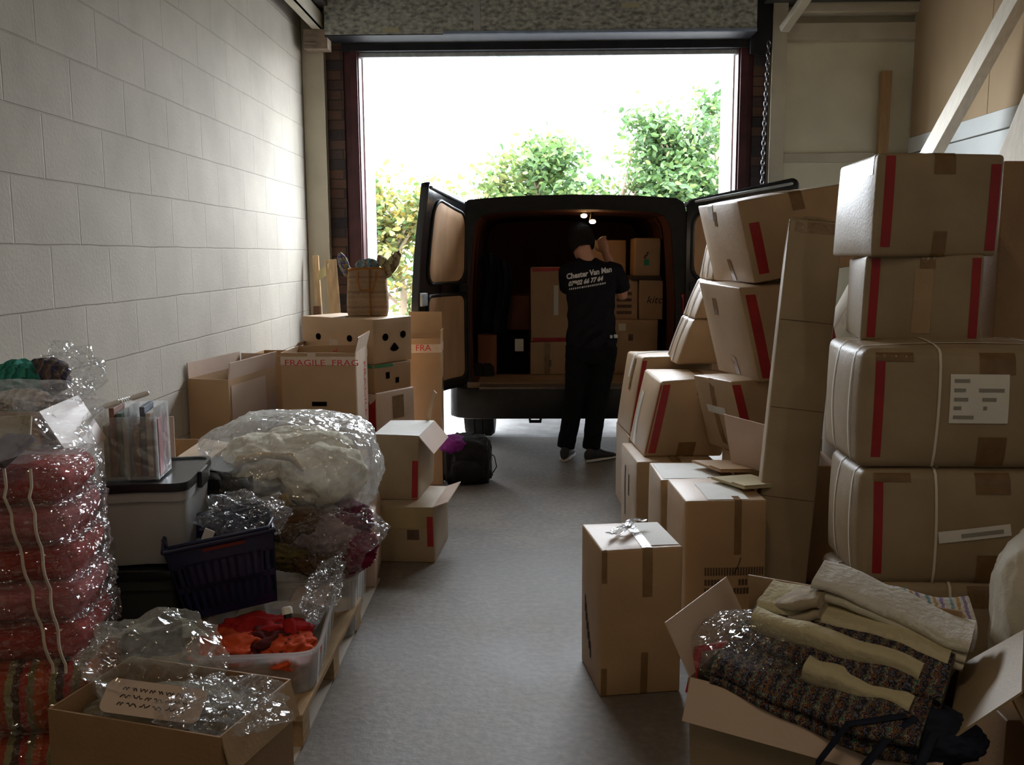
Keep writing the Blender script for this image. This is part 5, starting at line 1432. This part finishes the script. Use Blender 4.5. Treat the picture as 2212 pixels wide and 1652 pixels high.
rug('dark green folded rug under the white one', (.86, 2.40, .47), .48, .16, .08, -32, (10, 9), RUGS[0], RUGS[1], seed=5)
rug('white rug with soft folds on top at the back right of the carton', (.95, 2.40, .505), .40, .17, .085, -30, (6, 12), RUGS[3], RUGS[3], layers=3, seed=6)
rug('white rug with narrow coloured stripes at the very back', (1.06, 2.60, .42), .38, .16, .10, -12, (22, 2), RUGS[2], None, layers=1, seed=7)
rug('beige rug end folded over at the far left of the rug pile', (.73, 2.46, .515), .18, .15, .06, -38, (4, -10), mat('beige rug', (.34, .28, .20), .9, .1, .2, 20, bump=.3), None, layers=2, seed=8)
m = MB(); m.add(*blob((.60, 2.38, .445), (.16, .14, .085), seed=41, amp=.15, sc=1.7, kind='ridge', sub=5, detail=.07)); tag(m.build('plastic_bag', FILM3, None, 25), 'shiny clear plastic over the left of the rugs', 'bag')
m = MB(); m.tube([(.41, 2.30, .36), (.44, 2.35, .46), (.52, 2.36, .47), (.60, 2.34, .46), (.66, 2.33, .49)], .012, 8, flat=.4); m.tube([(.41, 2.31, .36), (.425, 2.33, .30), (.43, 2.36, .2)], .010, 8, flat=.4)
tag(m.build('red_ribbon', mat('red ribbon', (.34, .02, .035), .6, .2, .2, 20), None, 60), 'red ribbon trailing over the left corner of the rug carton', 'ribbon')
NAVY = mat('navy webbing', (.010, .013, .028), .7, .2, .2, 30)
hb = thing('navy_bag', 'navy cloth bag with looped handles slumped at the front of the rug carton', 'bag', (.91, 2.09, .375), -25)
m = MB(); m.add(*blob((0, 0, .0), (.13, .09, .055), seed=44, amp=.25, sc=2.0, kind='ridge', sub=5)); m.build('bag_body', NAVY, hb, 180)
for i, pts in enumerate(([(-.02, -.06, .06), (-.14, -.12, .04), (-.20, -.14, -.06), (-.21, -.13, -.20)], [(.0, -.06, .06), (-.06, -.13, .02), (-.12, -.15, -.08), (-.14, -.14, -.22)], [(.04, -.08, .04), (.02, -.15, .0), (-.03, -.17, -.10), (-.05, -.16, -.22)])):
    m = MB(); m.tube(pts, .011, 8, flat=.45); m.build('bag_handle', NAVY, hb, 60)

# second open carton and the white sack at the right edge
c = Carton('open carton of dark cloth at the bottom right, beneath the white sack', .42, .40, .30, (1.46, 2.06, 0), -14, seed=190, opened=True, m=CARD)
c.flap('L', .16, 40, m=CARD); c.flap('F', .14, 130, m=CARD)
m = MB(); m.add(*blob((1.42, 2.06, .26), (.16, .15, .07), seed=46, amp=.3, sc=2.2, kind='ridge', sub=5)); tag(m.build('dark_cloth', mat('dark navy cloth', (.012, .012, .018), .9, .1, .3, 20), None, 180), 'dark crumpled cloth in the bottom right carton', 'cloth')
SACK = mat('woven white sack', (.62, .57, .47), .6, .3, .10, 8, (1, 1, 1), .4, 14)
m = MB(); m.add(*blob((1.485, 2.42, .545), (.225, .15, .265), seed=47, amp=.10, sc=1.7, sub=5, power=.75, detail=.03)); 
sk = m.build('sack', SACK, None, 180); tag(sk, 'full white woven sack at the right edge in front of the bales', 'sack')
m = MB(); m.tube([(1.29, 2.34, .745), (1.36, 2.31, .775), (1.46, 2.31, .79)], .010, 8); m.build('sack_hem', mat('yellow stitching', (.50, .36, .12), .7), sk, 60)
c = Carton('low plain carton under the white sack', .50, .36, .275, (1.50, 2.50, 0), 0, seed=191, m=CARD_V)

# ------------------------------------------------------------------ lamps, sky, camera
def fill_fixture(name, lab, loc, L_):
    t = thing(name, lab, 'ceiling light', loc)
    m = MB(); m.box((0, 0, .05), (.14, L_, .05)); m.build('housing', GREYP, t, None, .01)
    m = MB(); m.tube([(0, -L_ * .48, 0), (0, L_ * .48, 0)], .019, 12); m.build('tube', mat('tube glow', (1, 1, 1), .5, .1, 0, emit=(1, .86, .66), estr=6), t, 60)
    return t
def area(name, loc, rot, sx, sy, power, col):
    l = bpy.data.lights.new(name, 'AREA'); l.shape = 'RECTANGLE'; l.size = sx; l.size_y = sy; l.energy = power; l.color = col
    o = bpy.data.objects.new(name, l); o.location = loc; o.rotation_euler = rot; COL.objects.link(o); return o
FILL = 17.0
for i, (x, y) in enumerate(((-.4, .6), (1.4, -2.2))):  # unseen strip fittings put in behind the camera for warm fill light
    fill_fixture('fill_fitting', 'unseen strip light added for warm fill on the roof behind the viewer, %s' % ['first', 'second'][i], (x, y, 4.50), 1.5)
    area('fill_light', (x, y, 4.46), (0, 0, 0), .12, 1.5, FILL, (1, .80, .55))
po = area('door_portal', (.12, DY + .30, 1.56), (radians(-90), 0, 0), 2.9, 3.05, 1, (1, 1, 1)); po.data.cycles.is_portal = True
for lx, ly, lz in ((.115, .50, 1.77), (.178, .41, 1.72)):
    l = bpy.data.lights.new('van_lamp', 'POINT'); l.energy = .22; l.color = (1, .52, .22); l.shadow_soft_size = .02
    o = bpy.data.objects.new('van_lamp', l); o.location = (VX + lx, VY + ly, lz); COL.objects.link(o)

w = bpy.data.worlds.new('sky'); bpy.context.scene.world = w
w.use_nodes = True
bg = w.node_tree.nodes['Background']
tcw = w.node_tree.nodes.new('ShaderNodeTexCoord'); sx = w.node_tree.nodes.new('ShaderNodeSeparateXYZ')
w.node_tree.links.new(tcw.outputs['Generated'], sx.inputs[0])
rw = w.node_tree.nodes.new('ShaderNodeValToRGB')
rw.color_ramp.elements[0].position = .48; rw.color_ramp.elements[0].color = (.20, .20, .19, 1)
rw.color_ramp.elements[1].position = .56; rw.color_ramp.elements[1].color = (.90, .975, 1.06, 1)
mw = w.node_tree.nodes.new('ShaderNodeMath'); mw.operation = 'MULTIPLY_ADD'; mw.inputs[1].default_value = .5; mw.inputs[2].default_value = .5
w.node_tree.links.new(sx.outputs['Z'], mw.inputs[0]); w.node_tree.links.new(mw.outputs[0], rw.inputs['Fac'])
w.node_tree.links.new(rw.outputs['Color'], bg.inputs['Color'])
bg.inputs['Strength'].default_value = 34.0

cam = bpy.data.cameras.new('camera'); co = bpy.data.objects.new('camera', cam); COL.objects.link(co)
cam.sensor_fit = 'HORIZONTAL'; cam.sensor_width = 36; cam.lens = 2000 / 2212 * 36; cam.clip_start = .05; cam.clip_end = 200
co.matrix_world = Matrix.Translation((0, 0, 1.5)) @ Matrix.Rotation(radians(1.26), 4, 'Z') @ Matrix.Rotation(radians(90 - 7.86), 4, 'X') @ Matrix.Rotation(radians(-.3), 4, 'Z')
sc = bpy.context.scene
sc.camera = co
sc.view_settings.view_transform = 'Standard'; sc.view_settings.look = 'None'; sc.view_settings.gamma = 1; sc.view_settings.use_curve_mapping = False
sc.view_settings.exposure = 0.0
sc.cycles.use_denoising = True
sc.cycles.max_bounces = 10; sc.cycles.transparent_max_bounces = 24; sc.cycles.diffuse_bounces = 5
sc.cycles.sample_clamp_indirect = 6
